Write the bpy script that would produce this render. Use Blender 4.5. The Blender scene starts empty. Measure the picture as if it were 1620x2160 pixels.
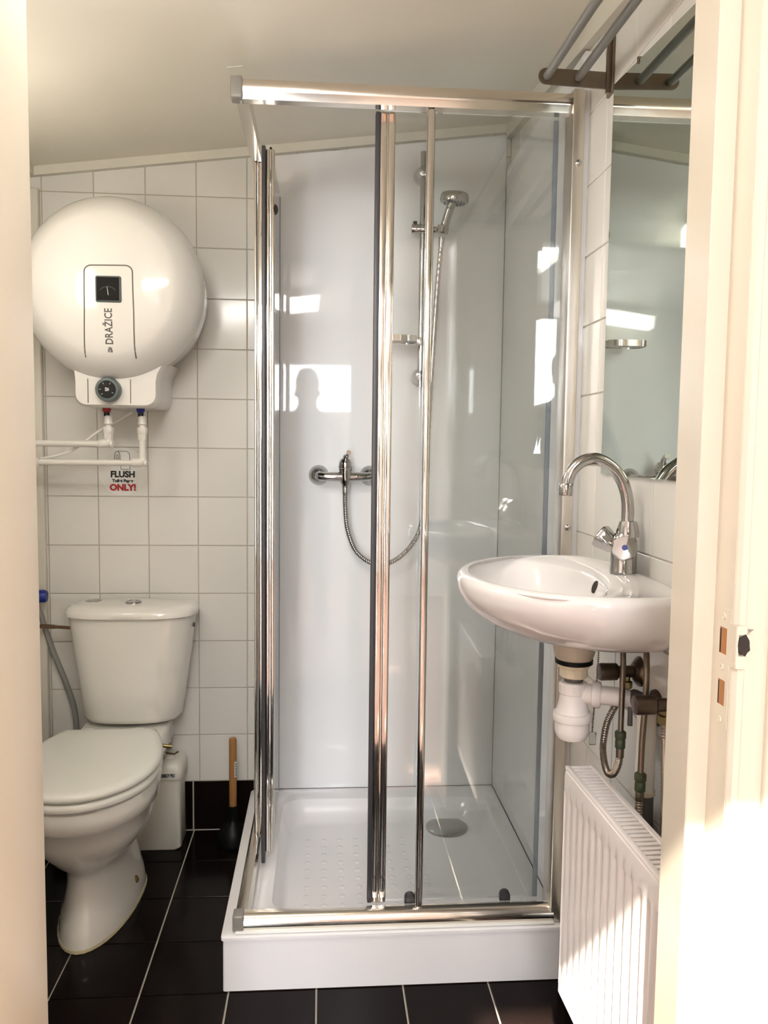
import bpy, bmesh, math, random
from math import sin, cos, pi, radians as R
from mathutils import Vector as V, Matrix
random.seed(7)
SC = bpy.context.scene
COL = SC.collection

# ------------------------------------------------------------------ camera
FPX, YAW, PITCH, ROLL = 1717.8, 0.0761, 0.0803, 0.0124
CAM = V((0.43524, -2.58376, 1.24546))
fw = V((sin(YAW)*cos(PITCH), cos(YAW)*cos(PITCH), -sin(PITCH)))
rt = V((cos(YAW), -sin(YAW), 0)); up = rt.cross(fw)
r2 = rt*cos(ROLL) + up*sin(ROLL); u2 = -rt*sin(ROLL) + up*cos(ROLL)
cd = bpy.data.cameras.new('camera'); cam = bpy.data.objects.new('camera', cd); COL.objects.link(cam)
cd.sensor_fit = 'HORIZONTAL'; cd.sensor_width = 36; cd.lens = 36*FPX/1620; cd.clip_start = 0.02
cam.matrix_world = Matrix(((r2.x, u2.x, -fw.x, CAM.x), (r2.y, u2.y, -fw.y, CAM.y), (r2.z, u2.z, -fw.z, CAM.z), (0, 0, 0, 1)))
SC.camera = cam

# ------------------------------------------------------------------ world, sun, window portals, exposure
SC.view_settings.view_transform = 'Standard'; SC.view_settings.look = 'None'
SC.view_settings.gamma = 1; SC.view_settings.use_curve_mapping = False
SC.view_settings.exposure = 1.78
w = bpy.data.worlds.new('sky'); SC.world = w; w.use_nodes = True
bg = w.node_tree.nodes['Background']; bg.inputs[0].default_value = (0.97, 0.965, 0.98, 1); bg.inputs[1].default_value = 10.0
sd = bpy.data.lights.new('sun', 'SUN'); sd.energy = 11.0; sd.color = (1.0, 0.90, 0.76); sd.angle = R(0.9)
so = bpy.data.objects.new('sun', sd); COL.objects.link(so)
so.rotation_euler = V((0.27, 1.0, -1.01)).to_track_quat('-Z', 'Y').to_euler()
def portal(name, loc, direction, sx, sy):
    d = bpy.data.lights.new(name, 'AREA'); d.shape = 'RECTANGLE'; d.size = sx; d.size_y = sy
    d.cycles.is_portal = True
    o = bpy.data.objects.new(name, d); COL.objects.link(o); o.location = loc
    o.rotation_euler = V(direction).to_track_quat('-Z', 'Y').to_euler()

# ------------------------------------------------------------------ materials
def new_mat(name):
    m = bpy.data.materials.new(name); m.use_nodes = True
    return m, m.node_tree.nodes, m.node_tree.links, m.node_tree.nodes['Principled BSDF']
def mat(name, col, rough=0.5, metal=0.0, var=0.0, scale=8.0, bump=0.0, bscale=40.0, spec=0.5, coat=0.0, rvar=0.0, objvar=0.0, col2=None):
    m, n, l, b = new_mat(name)
    b.inputs['Roughness'].default_value = rough; b.inputs['Metallic'].default_value = metal
    b.inputs['Specular IOR Level'].default_value = spec; b.inputs['Coat Weight'].default_value = coat
    tc = n.new('ShaderNodeTexCoord')
    nz = n.new('ShaderNodeTexNoise'); nz.inputs['Scale'].default_value = scale; nz.inputs['Detail'].default_value = 5
    l.new(tc.outputs['Object'], nz.inputs['Vector'])
    mx = n.new('ShaderNodeMix'); mx.data_type = 'RGBA'
    c2 = col2 if col2 else tuple(c*(1-var) for c in col)
    mx.inputs[6].default_value = (*col, 1); mx.inputs[7].default_value = (*c2, 1)
    l.new(nz.outputs['Fac'], mx.inputs[0])
    out = mx.outputs[2]
    if objvar:
        oi = n.new('ShaderNodeObjectInfo'); hs = n.new('ShaderNodeHueSaturation')
        mp = n.new('ShaderNodeMapRange'); mp.inputs[3].default_value = 1-objvar; mp.inputs[4].default_value = 1+objvar
        l.new(oi.outputs['Random'], mp.inputs[0]); l.new(mp.outputs[0], hs.inputs['Value']); l.new(out, hs.inputs['Color'])
        out = hs.outputs['Color']
    l.new(out, b.inputs['Base Color'])
    if rvar:
        mr = n.new('ShaderNodeMapRange'); mr.inputs[3].default_value = rough; mr.inputs[4].default_value = rough+rvar
        l.new(nz.outputs['Fac'], mr.inputs[0]); l.new(mr.outputs[0], b.inputs['Roughness'])
    if bump:
        bn = n.new('ShaderNodeTexNoise'); bn.inputs['Scale'].default_value = bscale; bn.inputs['Detail'].default_value = 4
        l.new(tc.outputs['Object'], bn.inputs['Vector'])
        bp = n.new('ShaderNodeBump'); bp.inputs['Strength'].default_value = bump; bp.inputs['Distance'].default_value = 0.002
        l.new(bn.outputs['Fac'], bp.inputs['Height']); l.new(bp.outputs[0], b.inputs['Normal'])
    return m
def glass_mat(name, tint, ior=1.5):
    m, n, l, b = new_mat(name); n.remove(b)
    tr = n.new('ShaderNodeBsdfTransparent'); tr.inputs[0].default_value = (*tint, 1)
    gl = n.new('ShaderNodeBsdfGlossy'); gl.inputs['Roughness'].default_value = 0.0; gl.inputs[0].default_value = (1, 1, 1, 1)
    fr = n.new('ShaderNodeFresnel'); fr.inputs[0].default_value = ior
    mx = n.new('ShaderNodeMixShader'); l.new(fr.outputs[0], mx.inputs[0]); l.new(tr.outputs[0], mx.inputs[1]); l.new(gl.outputs[0], mx.inputs[2])
    l.new(mx.outputs[0], n['Material Output'].inputs[0])
    return m
def emit_mat(name, col, s):
    m, n, l, b = new_mat(name)
    b.inputs['Base Color'].default_value = (*col, 1); b.inputs['Emission Color'].default_value = (*col, 1); b.inputs['Emission Strength'].default_value = s
    return m
def wood_mat(name, c1, c2, scale, rough=0.5):
    m, n, l, b = new_mat(name)
    tc = n.new('ShaderNodeTexCoord'); mp = n.new('ShaderNodeMapping'); mp.inputs['Scale'].default_value = scale
    nz = n.new('ShaderNodeTexNoise'); nz.inputs['Scale'].default_value = 6; nz.inputs['Detail'].default_value = 6
    mx = n.new('ShaderNodeMix'); mx.data_type = 'RGBA'; mx.inputs[6].default_value = (*c1, 1); mx.inputs[7].default_value = (*c2, 1)
    l.new(tc.outputs['Object'], mp.inputs[0]); l.new(mp.outputs[0], nz.inputs['Vector']); l.new(nz.outputs['Fac'], mx.inputs[0])
    l.new(mx.outputs[2], b.inputs['Base Color']); b.inputs['Roughness'].default_value = rough
    return m
def hose_mat(name, col, freq):
    m, n, l, b = new_mat(name)
    b.inputs['Metallic'].default_value = 1; b.inputs['Roughness'].default_value = 0.28; b.inputs['Base Color'].default_value = (*col, 1)
    return m
M = dict(
    tile=mat('white_wall_tile', (0.76, 0.745, 0.70), 0.13, var=0.04, scale=5, bump=0.12, bscale=14, objvar=0.025),
    grout=mat('tile_grout', (0.60, 0.55, 0.46), 0.9, var=0.5, scale=9, bump=0.3, bscale=120),
    black=mat('black_floor_tile', (0.010, 0.006, 0.005), 0.14, spec=0.09, var=0.4, scale=14, bump=0.08, bscale=60, rvar=0.03, objvar=0.15),
    floorgrout=mat('pale_floor_grout', (0.62, 0.56, 0.46), 0.9, var=0.25, scale=20, bump=0.3, bscale=150),
    ceil=mat('cream_ceiling_paint', (0.85, 0.81, 0.70), 0.38, var=0.06, scale=3, bump=0.12, bscale=70),
    trim=mat('cream_trim_paint', (0.72, 0.69, 0.60), 0.45, var=0.06, scale=6, bump=0.1),
    frame=mat('cream_gloss_paint', (0.70, 0.635, 0.52), 0.32, var=0.05, scale=4, bump=0.15, bscale=25),
    ceramic=mat('white_sanitary_ceramic', (0.80, 0.78, 0.72), 0.07, var=0.03, scale=3, coat=0.3),
    basin=mat('white_basin_ceramic', (0.76, 0.73, 0.715), 0.06, var=0.02, scale=3, coat=0.3),
    seat=mat('white_seat_plastic', (0.76, 0.76, 0.70), 0.18, var=0.02, scale=3),
    plastic=mat('white_plastic', (0.80, 0.79, 0.75), 0.3, var=0.03, scale=6),
    heater=mat('white_enamel_shell', (0.80, 0.785, 0.745), 0.10, var=0.02, scale=3),
    macer=mat('offwhite_plastic', (0.74, 0.72, 0.64), 0.35, var=0.05, scale=8),
    pipe=mat('white_pipe_plastic', (0.78, 0.76, 0.70), 0.35, var=0.05, scale=20),
    acrylic=mat('white_acrylic', (0.85, 0.83, 0.835), 0.16, var=0.02, scale=3),
    panel=mat('white_gloss_wall_panel', (0.86, 0.86, 0.865), 0.03, var=0.02, scale=2, spec=0.6),
    chrome=mat('chrome', (0.80, 0.77, 0.73), 0.07, 1.0, var=0.04, scale=4),
    dchrome=mat('fittings_chrome', (0.50, 0.49, 0.48), 0.08, 1.0, var=0.06, scale=6),
    satin=mat('polished_aluminium', (0.78, 0.73, 0.66), 0.16, 1.0, var=0.06, scale=5),
    cap=mat('translucent_grey_cap', (0.25, 0.235, 0.21), 0.25, var=0.1, scale=10),
    seal=mat('dark_grey_seal', (0.045, 0.042, 0.045), 0.4, var=0.2, scale=10),
    greyseal=mat('grey_translucent_seal', (0.30, 0.33, 0.37), 0.3, var=0.1, scale=10),
    dial=mat('matt_black_dial', (0.012, 0.011, 0.011), 0.6, spec=0.15, var=0.2),
    profile=mat('brushed_aluminium_channel', (0.74, 0.69, 0.62), 0.34, 1.0, var=0.05, scale=5),
    glass=glass_mat('shower_glass', (0.982, 0.993, 0.990)),
    clear=glass_mat('clear_plastic', (0.92, 0.94, 0.95)),
    mirror=mat('silvered_mirror', (0.58, 0.63, 0.57), 0.0, 1.0),
    darkgrey=mat('dark_grey_plastic', (0.06, 0.075, 0.075), 0.35, var=0.1),
    midgrey=mat('slate_grey_plastic', (0.11, 0.14, 0.14), 0.35, var=0.1),
    blackp=mat('black_plastic', (0.008, 0.008, 0.009), 0.2, var=0.2),
    print=mat('grey_print', (0.10, 0.10, 0.10), 0.5, var=0.1),
    line=mat('grey_groove_line', (0.17, 0.155, 0.13), 0.5, var=0.1),
    white=mat('white_print', (0.75, 0.75, 0.73), 0.5),
    ink=mat('black_print', (0.01, 0.01, 0.012), 0.5),
    redink=mat('red_print', (0.42, 0.012, 0.018), 0.5),
    red=mat('red_plastic', (0.35, 0.015, 0.015), 0.35), blue=mat('blue_plastic', (0.01, 0.02, 0.25), 0.35, var=0.2),
    bluevalve=mat('blue_valve_cap', (0.005, 0.03, 0.30), 0.35, var=0.2),
    sticker=mat('sticker_film', (0.80, 0.79, 0.75), 0.3, var=0.02),
    rubber=mat('black_rubber', (0.004, 0.004, 0.004), 0.4, spec=0.2, var=0.2),
    wood=wood_mat('plunger_wood', (0.42, 0.20, 0.065), (0.30, 0.13, 0.04), (8, 8, 1)),
    rawwood=wood_mat('raw_mortise_wood', (0.50, 0.22, 0.07), (0.28, 0.10, 0.03), (6, 6, 1)),
    hallfloor=wood_mat('hall_wood_floor', (0.56, 0.33, 0.25), (0.44, 0.25, 0.18), (1, 6, 1), 0.4),
    hall=mat('hall_white_paint', (0.80, 0.75, 0.69), 0.7, var=0.04, scale=2),
    rad=mat('white_radiator_enamel', (0.82, 0.77, 0.75), 0.28, var=0.02, scale=4),
    hole=mat('dark_opening', (0.03, 0.022, 0.018), 0.8, var=0.2),
    steel=mat('aged_steel', (0.26, 0.21, 0.165), 0.36, 1.0, var=0.4, scale=25),
    bar=mat('grey_painted_bar', (0.24, 0.235, 0.22), 0.35, 0.3, var=0.2, scale=20),
    bronze=mat('tarnished_brass', (0.16, 0.12, 0.09), 0.3, 1.0, var=0.5, scale=30),
    brass=mat('brass', (0.42, 0.33, 0.16), 0.3, 1.0, var=0.4, scale=40),
    verdigris=mat('verdigris_brass', (0.06, 0.13, 0.085), 0.5, 0.6, var=0.6, scale=60, col2=(0.10, 0.07, 0.03)),
    copper=mat('old_copper', (0.30, 0.19, 0.12), 0.35, 1.0, var=0.4, scale=30),
    braid=mat('steel_braid', (0.42, 0.36, 0.30), 0.32, 1.0, var=0.3, scale=200),
    hose=mat('shower_hose_metal', (0.50, 0.48, 0.45), 0.2, 1.0, var=0.2, scale=60),
    greypipe=mat('grey_waste_pipe', (0.13, 0.115, 0.11), 0.4, var=0.3, scale=20),
    flex=mat('grey_flexible_pipe', (0.30, 0.30, 0.28), 0.4, var=0.2, scale=20),
    beige=mat('beige_waste_plastic', (0.56, 0.49, 0.39), 0.4, var=0.1),
    ivory=mat('ivory_plastic', (0.80, 0.72, 0.54), 0.35, var=0.1),
    trap=mat('white_trap_plastic', (0.84, 0.79, 0.76), 0.25, var=0.03),
    cloth=mat('dark_jacket_cloth', (0.10, 0.11, 0.12), 0.9, var=0.3, scale=30),
    skin=mat('skin', (0.45, 0.28, 0.20), 0.5, var=0.1), hair=mat('dark_hair', (0.05, 0.035, 0.025), 0.6, var=0.3),
    globe=emit_mat('lit_opal_glass', (1.0, 0.91, 0.78), 5.6),
    diffuser=emit_mat('added_lamp_diffuser', (1.0, 0.965, 0.92), 9.5),
    stain=mat('limescale_sealant', (0.62, 0.55, 0.34), 0.6, var=0.3, scale=40),
)

# ------------------------------------------------------------------ mesh helpers
class MB:
    def __init__(s): s.v = []; s.f = []
    def add(s, vs, fs):
        k = len(s.v); s.v += [V(p) for p in vs]; s.f += [tuple(i+k for i in f) for f in fs]; return s
    def box(s, a, b, bev=0.0):
        x0, y0, z0 = [min(a[i], b[i]) for i in range(3)]; x1, y1, z1 = [max(a[i], b[i]) for i in range(3)]
        if bev <= 0:
            vs = [(x, y, z) for z in (z0, z1) for y in (y0, y1) for x in (x0, x1)]
            return s.add(vs, [(0, 2, 3, 1), (4, 5, 7, 6), (0, 1, 5, 4), (2, 6, 7, 3), (0, 4, 6, 2), (1, 3, 7, 5)])
        bm = bmesh.new(); bmesh.ops.create_cube(bm, size=1)
        for v in bm.verts: v.co = V(((x0+x1)/2+v.co.x*(x1-x0), (y0+y1)/2+v.co.y*(y1-y0), (z0+z1)/2+v.co.z*(z1-z0)))
        bmesh.ops.bevel(bm, geom=bm.edges[:], offset=min(bev, .49*min(x1-x0, y1-y0, z1-z0)), segments=3, profile=.5, affect='EDGES')
        return s.take(bm)
    def take(s, bm):
        bm.verts.index_update(); k = len(s.v)
        s.v += [v.co.copy() for v in bm.verts]; s.f += [tuple(v.index+k for v in f.verts) for f in bm.faces]; bm.free(); return s
    def loft(s, rings, c0=True, c1=True, closed=True):
        n = len(rings[0]); k = len(s.v)
        for r in rings: s.v += [V(p) for p in r]
        for i in range(len(rings)-1):
            for j in range(n if closed else n-1):
                a = k+i*n+j; b = k+i*n+(j+1) % n; s.f.append((a, b, b+n, a+n))
        if c0: s.f.append(tuple(k+j for j in reversed(range(n))))
        if c1: s.f.append(tuple(k+(len(rings)-1)*n+j for j in range(n)))
        return s
    def tube(s, pts, r, n=12, caps=True):
        pts = [V(p) for p in pts]; rr = r if isinstance(r, (list, tuple)) else [r]*len(pts)
        t0 = (pts[1]-pts[0]).normalized(); u = t0.orthogonal().normalized(); rings = []
        for i, p in enumerate(pts):
            t = (pts[min(i+1, len(pts)-1)]-pts[max(i-1, 0)]).normalized()
            u = (u-t*u.dot(t)).normalized(); w_ = t.cross(u)
            rings.append([p+(u*cos(2*pi*j/n)+w_*sin(2*pi*j/n))*rr[i] for j in range(n)])
        return s.loft(rings, caps, caps)
    def lathe(s, base, axis, prof, n=24, caps=True):      # prof: (radius, distance along the axis)
        base = V(base); t = V(axis).normalized(); u = t.orthogonal().normalized(); w_ = t.cross(u)
        return s.loft([[base+t*d+(u*cos(2*pi*j/n)+w_*sin(2*pi*j/n))*max(r, 1e-5) for j in range(n)] for r, d in prof], caps, caps)
    def prism(s, poly, d):
        d = V(d); n = len(poly); poly = [V(p) for p in poly]
        return s.add(poly+[p+d for p in poly], [tuple(reversed(range(n))), tuple(range(n, 2*n))]+[(i, (i+1) % n, (i+1) % n+n, i+n) for i in range(n)])
    def build(s, name, m, parent=None, smooth=40, sub=0, fix=True):
        me = bpy.data.meshes.new(name); off = V((0, 0, 0)); p = parent
        while p is not None: off = off+p.location; p = p.parent
        me.from_pydata([v-off for v in s.v], [], s.f); me.update()
        if fix:
            bm = bmesh.new(); bm.from_mesh(me); bmesh.ops.recalc_face_normals(bm, faces=bm.faces[:]); bm.to_mesh(me); bm.free()
        for mm in (m if isinstance(m, (list, tuple)) else [m]): me.materials.append(M[mm] if isinstance(mm, str) else mm)
        o = bpy.data.objects.new(name, me); COL.objects.link(o); o.parent = parent
        if smooth: me.shade_smooth(); me.set_sharp_from_angle(angle=R(smooth))
        if sub:
            md = o.modifiers.new('subdivision', 'SUBSURF'); md.levels = md.render_levels = sub
        return o
def empty(name, loc, label, cat, group=None):
    o = bpy.data.objects.new(name, None); COL.objects.link(o); o.location = V(loc); o.empty_display_size = .05
    return tag(o, label, cat, group)
def tag(o, label, cat, group=None):
    o['label'] = label; o['category'] = cat
    if group: o['group'] = group
    return o
def struct(o): o['kind'] = 'structure'; return o
def stuff(o): o['kind'] = 'stuff'; return o
def box(name, m, a, b, parent=None, bev=0.0): return MB().box(a, b, bev).build(name, m, parent)
def tube(name, m, pts, r, parent=None, n=12): return MB().tube(pts, r, n).build(name, m, parent)
def lathe(name, m, base, axis, prof, parent=None, n=24): return MB().lathe(base, axis, prof, n).build(name, m, parent)
def smooth_path(pts, k=8):
    pts = [V(p) for p in pts]; out = []
    for i in range(len(pts)-1):
        p0, p1, p2, p3 = pts[max(i-1, 0)], pts[i], pts[i+1], pts[min(i+2, len(pts)-1)]
        for j in range(k):
            t = j/k
            out.append(.5*((2*p1)+(p2-p0)*t+(2*p0-5*p1+4*p2-p3)*t*t+(3*p1-p0-3*p2+p3)*t**3))
    return out+[pts[-1]]
def text_mesh(body, size, X, Y, loc, name, m, parent, bold=0.0, align='CENTER', conform=None, ext=0.0004, space=1.0):
    c = bpy.data.curves.new('lettering', 'FONT'); c.body = body; c.size = size; c.align_x = align; c.align_y = 'CENTER'
    c.extrude = ext; c.offset = bold; c.space_character = space; c.resolution_u = 3
    o = bpy.data.objects.new('lettering', c); COL.objects.link(o); bpy.context.view_layer.update()
    me = bpy.data.meshes.new_from_object(o.evaluated_get(bpy.context.evaluated_depsgraph_get()))
    X = V(X); Y = V(Y); Z = X.cross(Y); b = MB()
    vs = [V(loc)+X*v.co.x+Y*v.co.y+Z*v.co.z for v in me.vertices]
    if conform: vs = [conform(p) for p in vs]
    b.add(vs, [tuple(p.vertices) for p in me.polygons])
    bpy.data.objects.remove(o); bpy.data.curves.remove(c); bpy.data.meshes.remove(me)
    return b.build(name, m, parent, smooth=0, fix=False)
def clip(poly, a, b, c):                                   # keep a*u + b*v <= c
    out = []
    for i in range(len(poly)):
        p, q = poly[i], poly[(i+1) % len(poly)]; fp = a*p[0]+b*p[1]-c; fq = a*q[0]+b*q[1]-c
        if fp <= 0: out.append(p)
        if (fp < 0 < fq) or (fq < 0 < fp):
            t = fp/(fp-fq); out.append((p[0]+(q[0]-p[0])*t, p[1]+(q[1]-p[1])*t))
    return out
def area(p): return abs(sum(p[i][0]*p[(i+1) % len(p)][1]-p[(i+1) % len(p)][0]*p[i][1] for i in range(len(p))))/2
_tc = {}
def tile(name, m, rect, clips, to3, nrm, parent, th=0.006, ch=0.0012):
    """one tile: outline rect (u0, v0, u1, v1) cut by half-planes; to3 maps (u, v) to the tile's back plane; nrm its outward normal"""
    u0, v0, u1, v1 = rect; poly = [(u0, v0), (u1, v0), (u1, v1), (u0, v1)]
    for c in clips: poly = clip(poly, *c)
    if len(poly) < 3 or area(poly) < 2e-4: return
    cu = sum(p[0] for p in poly)/len(poly); cv = sum(p[1] for p in poly)/len(poly)
    key = (name, m, tuple(nrm), tuple((round(p[0]-cu, 4), round(p[1]-cv, 4)) for p in poly))
    o3 = V(to3(cu, cv)); N = V(nrm)
    if key not in _tc:
        w_ = max(abs(p[0]-cu) for p in poly); h_ = max(abs(p[1]-cv) for p in poly)
        ins = [(cu+(p[0]-cu)*(1-ch/w_), cv+(p[1]-cv)*(1-ch/h_)) for p in poly]
        A = [V(to3(*p))-o3 for p in poly]
        rings = [A, [p+N*(th-ch) for p in A], [V(to3(*p))-o3+N*th for p in ins]]
        ob = MB().loft(rings, False, True).build(name, m, None, smooth=0); _tc[key] = ob.data
    else:
        ob = bpy.data.objects.new(name, _tc[key]); COL.objects.link(ob)
    ob.parent = parent; ob.location = o3-(parent.location if parent else V((0, 0, 0)))
    return ob

# ------------------------------------------------------------------ the setting: bathroom shell
XL, XR, YF = -0.45, 1.015, -1.62
def cz(x, y): return 2.245+.127*(x-1.01)+.11*y             # the sloping ceiling
# floor
floor = struct(MB().box((XL-.1, YF-.13, -.1), (XR+.1, .1, -.005)).build('floor', 'floorgrout', smooth=0))
FT = 0.2; G = 0.0022
for i in range(-3, 5):
    for k in range(0, 9):
        x0 = .0288+i*FT; y1 = -k*FT
        tile('floor_tile', 'black', (x0+G, y1-FT+G, x0+FT-G, y1-G), [(-1, 0, -XL), (1, 0, XR), (0, -1, -(YF-.12))], lambda u, v: (u, v, -.005), (0, 0, 1), floor, .005, .0012)
# back wall
wb = struct(MB().prism([(XL-.1, .0016, -.1), (XR+.1, .0016, -.1), (XR+.1, .0016, cz(XR+.1, 0)+.03), (XL-.1, .0016, cz(XL-.1, 0)+.03)], (0, .1, 0)).build('wall_back', 'grout', smooth=0))
T = .1528; g = .0013; Z0 = .1632
ceil_clip = (-.127, 1, 2.245-.127*1.01-.004)
for i in range(-4, 7):
    x0 = .0473+i*T
    for k in range(0, 14):
        z0 = Z0+k*T
        tile('wall_tile', 'tile', (x0+g, z0+g, x0+T-g, z0+T-g), [(-1, 0, -XL), (1, 0, XR), ceil_clip], lambda u, v: (u, .006, v), (0, -1, 0), wb)
for i in range(-3, 5):
    x0 = .0265+i*FT
    tile('skirting_tile', 'black', (x0+G, .002, x0+FT-G, Z0-g), [(-1, 0, -XL), (1, 0, .22)], lambda u, v: (u, .006, v), (0, -1, 0), wb)
MB().box((.2835, -.0045, .135), (1.0, -.0003, 2.0)).prism([(.2835, -.0045, 2.0), (1.0, -.0045, 2.0), (1.0, -.0045, cz(1.0, 0)-.03), (.2835, -.0045, cz(.2835, 0)-.03)], (0, .0042, 0)).build('shower_wall_panel', 'panel', wb, smooth=0)
# right wall
wr = struct(MB().prism([(XR+.0016, .1, -.1), (XR+.0016, YF-.12, -.1), (XR+.0016, YF-.12, cz(XR, YF)+.02), (XR+.0016, .1, cz(XR, .1)+.03)], (.1, 0, 0)).build('wall_right', 'grout', smooth=0))
for i in range(-6, 5):
    y0 = -.735+i*T
    for k in range(0, 14):
        z0 = .141+k*T
        tile('wall_tile', 'tile', (y0+g, z0+g, y0+T-g, z0+T-g), [(-1, 0, -YF), (1, 0, -.007), (-.11, 1, 2.24)], lambda u, v: (XR+.006, u, v), (-1, 0, 0), wr)
for i in range(-4, 1):
    y0 = -.8+i*FT
    tile('skirting_tile', 'black', (y0+G, .002, y0+FT-G, .141-g), [(-1, 0, -YF), (1, 0, -.80)], lambda u, v: (XR+.006, u, v), (-1, 0, 0), wr)
MB().box((1.0015, -.772, .135), (1.0148, -.006, 2.11)).build('shower_wall_panel', 'panel', wr, smooth=0)
# left wall
wl = struct(MB().prism([(XL-.0016, .1, -.1), (XL-.0016, YF-.12, -.1), (XL-.0016, YF-.12, cz(XL, YF)+.02), (XL-.0016, .1, cz(XL, .1)+.02)], (-.1, 0, 0)).build('wall_left', 'grout', smooth=0))
for i in range(0, 11):
    y0 = -T-i*T
    for k in range(0, 13):
        z0 = Z0+k*T
        tile('wall_tile', 'tile', (y0+g, z0+g, y0+T-g, z0+T-g), [(-1, 0, -YF), (1, 0, -.002), (-.11, 1, 2.245+.127*(XL-1.01)-.004)], lambda u, v: (XL-.006, u, v), (1, 0, 0), wl)
# ceiling slab and trims
c = [(XL-.1, .1), (XR+.1, .1), (XR+.1, YF-.12), (XL-.1, YF-.12)]
ceil = struct(MB().prism([(x, y, cz(x, y)) for x, y in c], (0, 0, .06)).build('ceiling', 'ceil', smooth=0))
def strip(name, p, q, a, b, m='trim'):                     # a board along p-q spanning offsets a and b
    p, q, a, b = V(p), V(q), V(a), V(b)
    o = MB().prism([p, p+a, p+a+b, p+b], q-p).build(name, m, smooth=0); return struct(o)
strip('trim_1', (XL, 0, cz(XL, 0)), (XR, 0, cz(XR, 0)), (0, -.028, -.003), (0, 0, -.026))
strip('trim_2', (XL, -.028, cz(XL, -.028)), (XL, YF, cz(XL, YF)), (.028, 0, .0036), (0, 0, -.026))
strip('trim_3', (XR, -.028, cz(XR, -.028)), (XR, YF, cz(XR, YF)), (-.022, 0, -.0028), (0, 0, -.045))
box('corner_strip', 'trim', (XL, -.022, .1), (-.415, 0, 2.0), wb, .004)
# front (door) wall with its opening and the frame
XA, XB, HD = .108, .866, 1.93
wf = struct(MB().box((-1.6, YF-.12, 0), (XA-.03, YF, 2.45)).box((XB+.035, YF-.12, 0), (1.5, YF, 2.45)).box((XA-.03, YF-.12, HD+.03), (XB+.035, YF, 2.45)).build('wall_front', 'hall', smooth=0))
door = struct(bpy.data.objects.new('door_1', None)); COL.objects.link(door); door.location = (XB, -1.68, 0)
box('jamb', 'frame', (XA-.03, -1.775, 0), (XA, YF+.001, HD), door, .003)
MB().prism([(XB, YF+.001, 0), (XB+.04, YF+.001, 0), (XB+.04, -1.698, 0), (XB-.0065, -1.698, 0), (XB-.0075, -1.6965, 0)], (0, 0, HD)).build('jamb', 'frame', door, smooth=0)          # stop side of the strike jamb
MB().box((XB+.016, -1.7405, 0), (XB+.06, -1.697, HD)).build('rebate', 'frame', door)
box('head', 'frame', (XA-.03, -1.742, HD), (XB+.06, YF+.001, HD+.04), door, .003)
# architrave with a bead, beside the strike jamb; plain casing board beyond it
MB().prism([(XB+.0165, -1.742, 0), (XB+.020, -1.7475, 0), (XB+.027, -1.7475, 0), (XB+.030, -1.744, 0), (XB+.060, -1.744, 0), (XB+.060, -1.738, 0), (XB+.0165, -1.738, 0)], (0, 0, 2.05)).build('bead_moulding', 'frame', door, smooth=0)
box('architrave', 'frame', (XB+.055, -1.752, 0), (XB+.15, -1.738, 2.08), door, .003)
box('architrave', 'frame', (XA-.11, -1.778, 0), (XA-.028, -1.738, 2.08), door, .003)
box('architrave', 'frame', (XA-.11, -1.755, HD+.03), (XB+.15, -1.738, 2.10), door, .003)
# strike plate: a thin plate in the rebate with a lip bent round the edge, two openings and three screws
xs = XB+.0155
sp = MB()
YA, YB = -1.7365, -1.7105
for (ya, yb, za, zb) in ((YA, YB, 1.0495, 1.071), (YA, -1.7300, 1.020, 1.0495), (-1.7140, YB, 1.020, 1.0495), (YA, YB, .9905, 1.020), (YA, -1.7300, .962, .9905), (-1.7150, YB, .962, .9905), (YA, YB, .937, .962)):
    sp.box((xs, ya, za), (xs+.0012, yb, zb))
XL0, XL1, YL = xs+.0005, XB+.027, -1.7495                  # the lip, bent round the edge towards the hall
sp.box((xs, YA, 1.010), (xs+.0012, YL, 1.057))
for (xa, xb, za, zb) in ((XL0, XL1, 1.0475, 1.057), (XL0, XL1, 1.010, 1.024), (XL0+.015, XL1, 1.024, 1.0475), (XL0, XL0+.002, 1.024, 1.0475)): sp.box((xa, YL-.0012, za), (xb, YL, zb))
strike = sp.build('strike_plate', 'frame', door, smooth=0)
strike['label'] = 'painted strike plate with bent lip and two slots'
for za, zb in ((1.020, 1.0495), (.962, .9905)):
    box('mortise', 'rawwood', (xs+.0002, -1.7300, za), (xs+.0008, -1.7140, zb), strike)
    box('mortise_shadow', 'hole', (xs+.0001, -1.7175, za), (xs+.0006, -1.7142, zb-.002), strike)
random.seed(3)
jag = [(XL0+.0085+(.0068+random.uniform(-.0012, .0012))*cos(2*pi*i/14), YL-.0014, 1.0357+(.0118+random.uniform(-.002, .002))*sin(2*pi*i/14)) for i in range(14)]
MB().prism(jag, (0, .0010, 0)).build('latch_hole', 'hole', strike, smooth=0)
MB().prism([(XL0+.013, YL-.0013, 1.0495), (XL0+.019, YL-.0013, 1.0535), (XL0+.012, YL-.0013, 1.054)], (0, .0004, 0)).build('paint_chip', 'cap', strike, smooth=0)
for z in (1.062, 1.005, .9455): lathe('screw', 'frame', (xs, -1.7225, z), (-1, 0, 0), [(.0035, 0), (.003, .0010), (.0012, .0004), (.0, .0004)], strike, 12)

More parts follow.
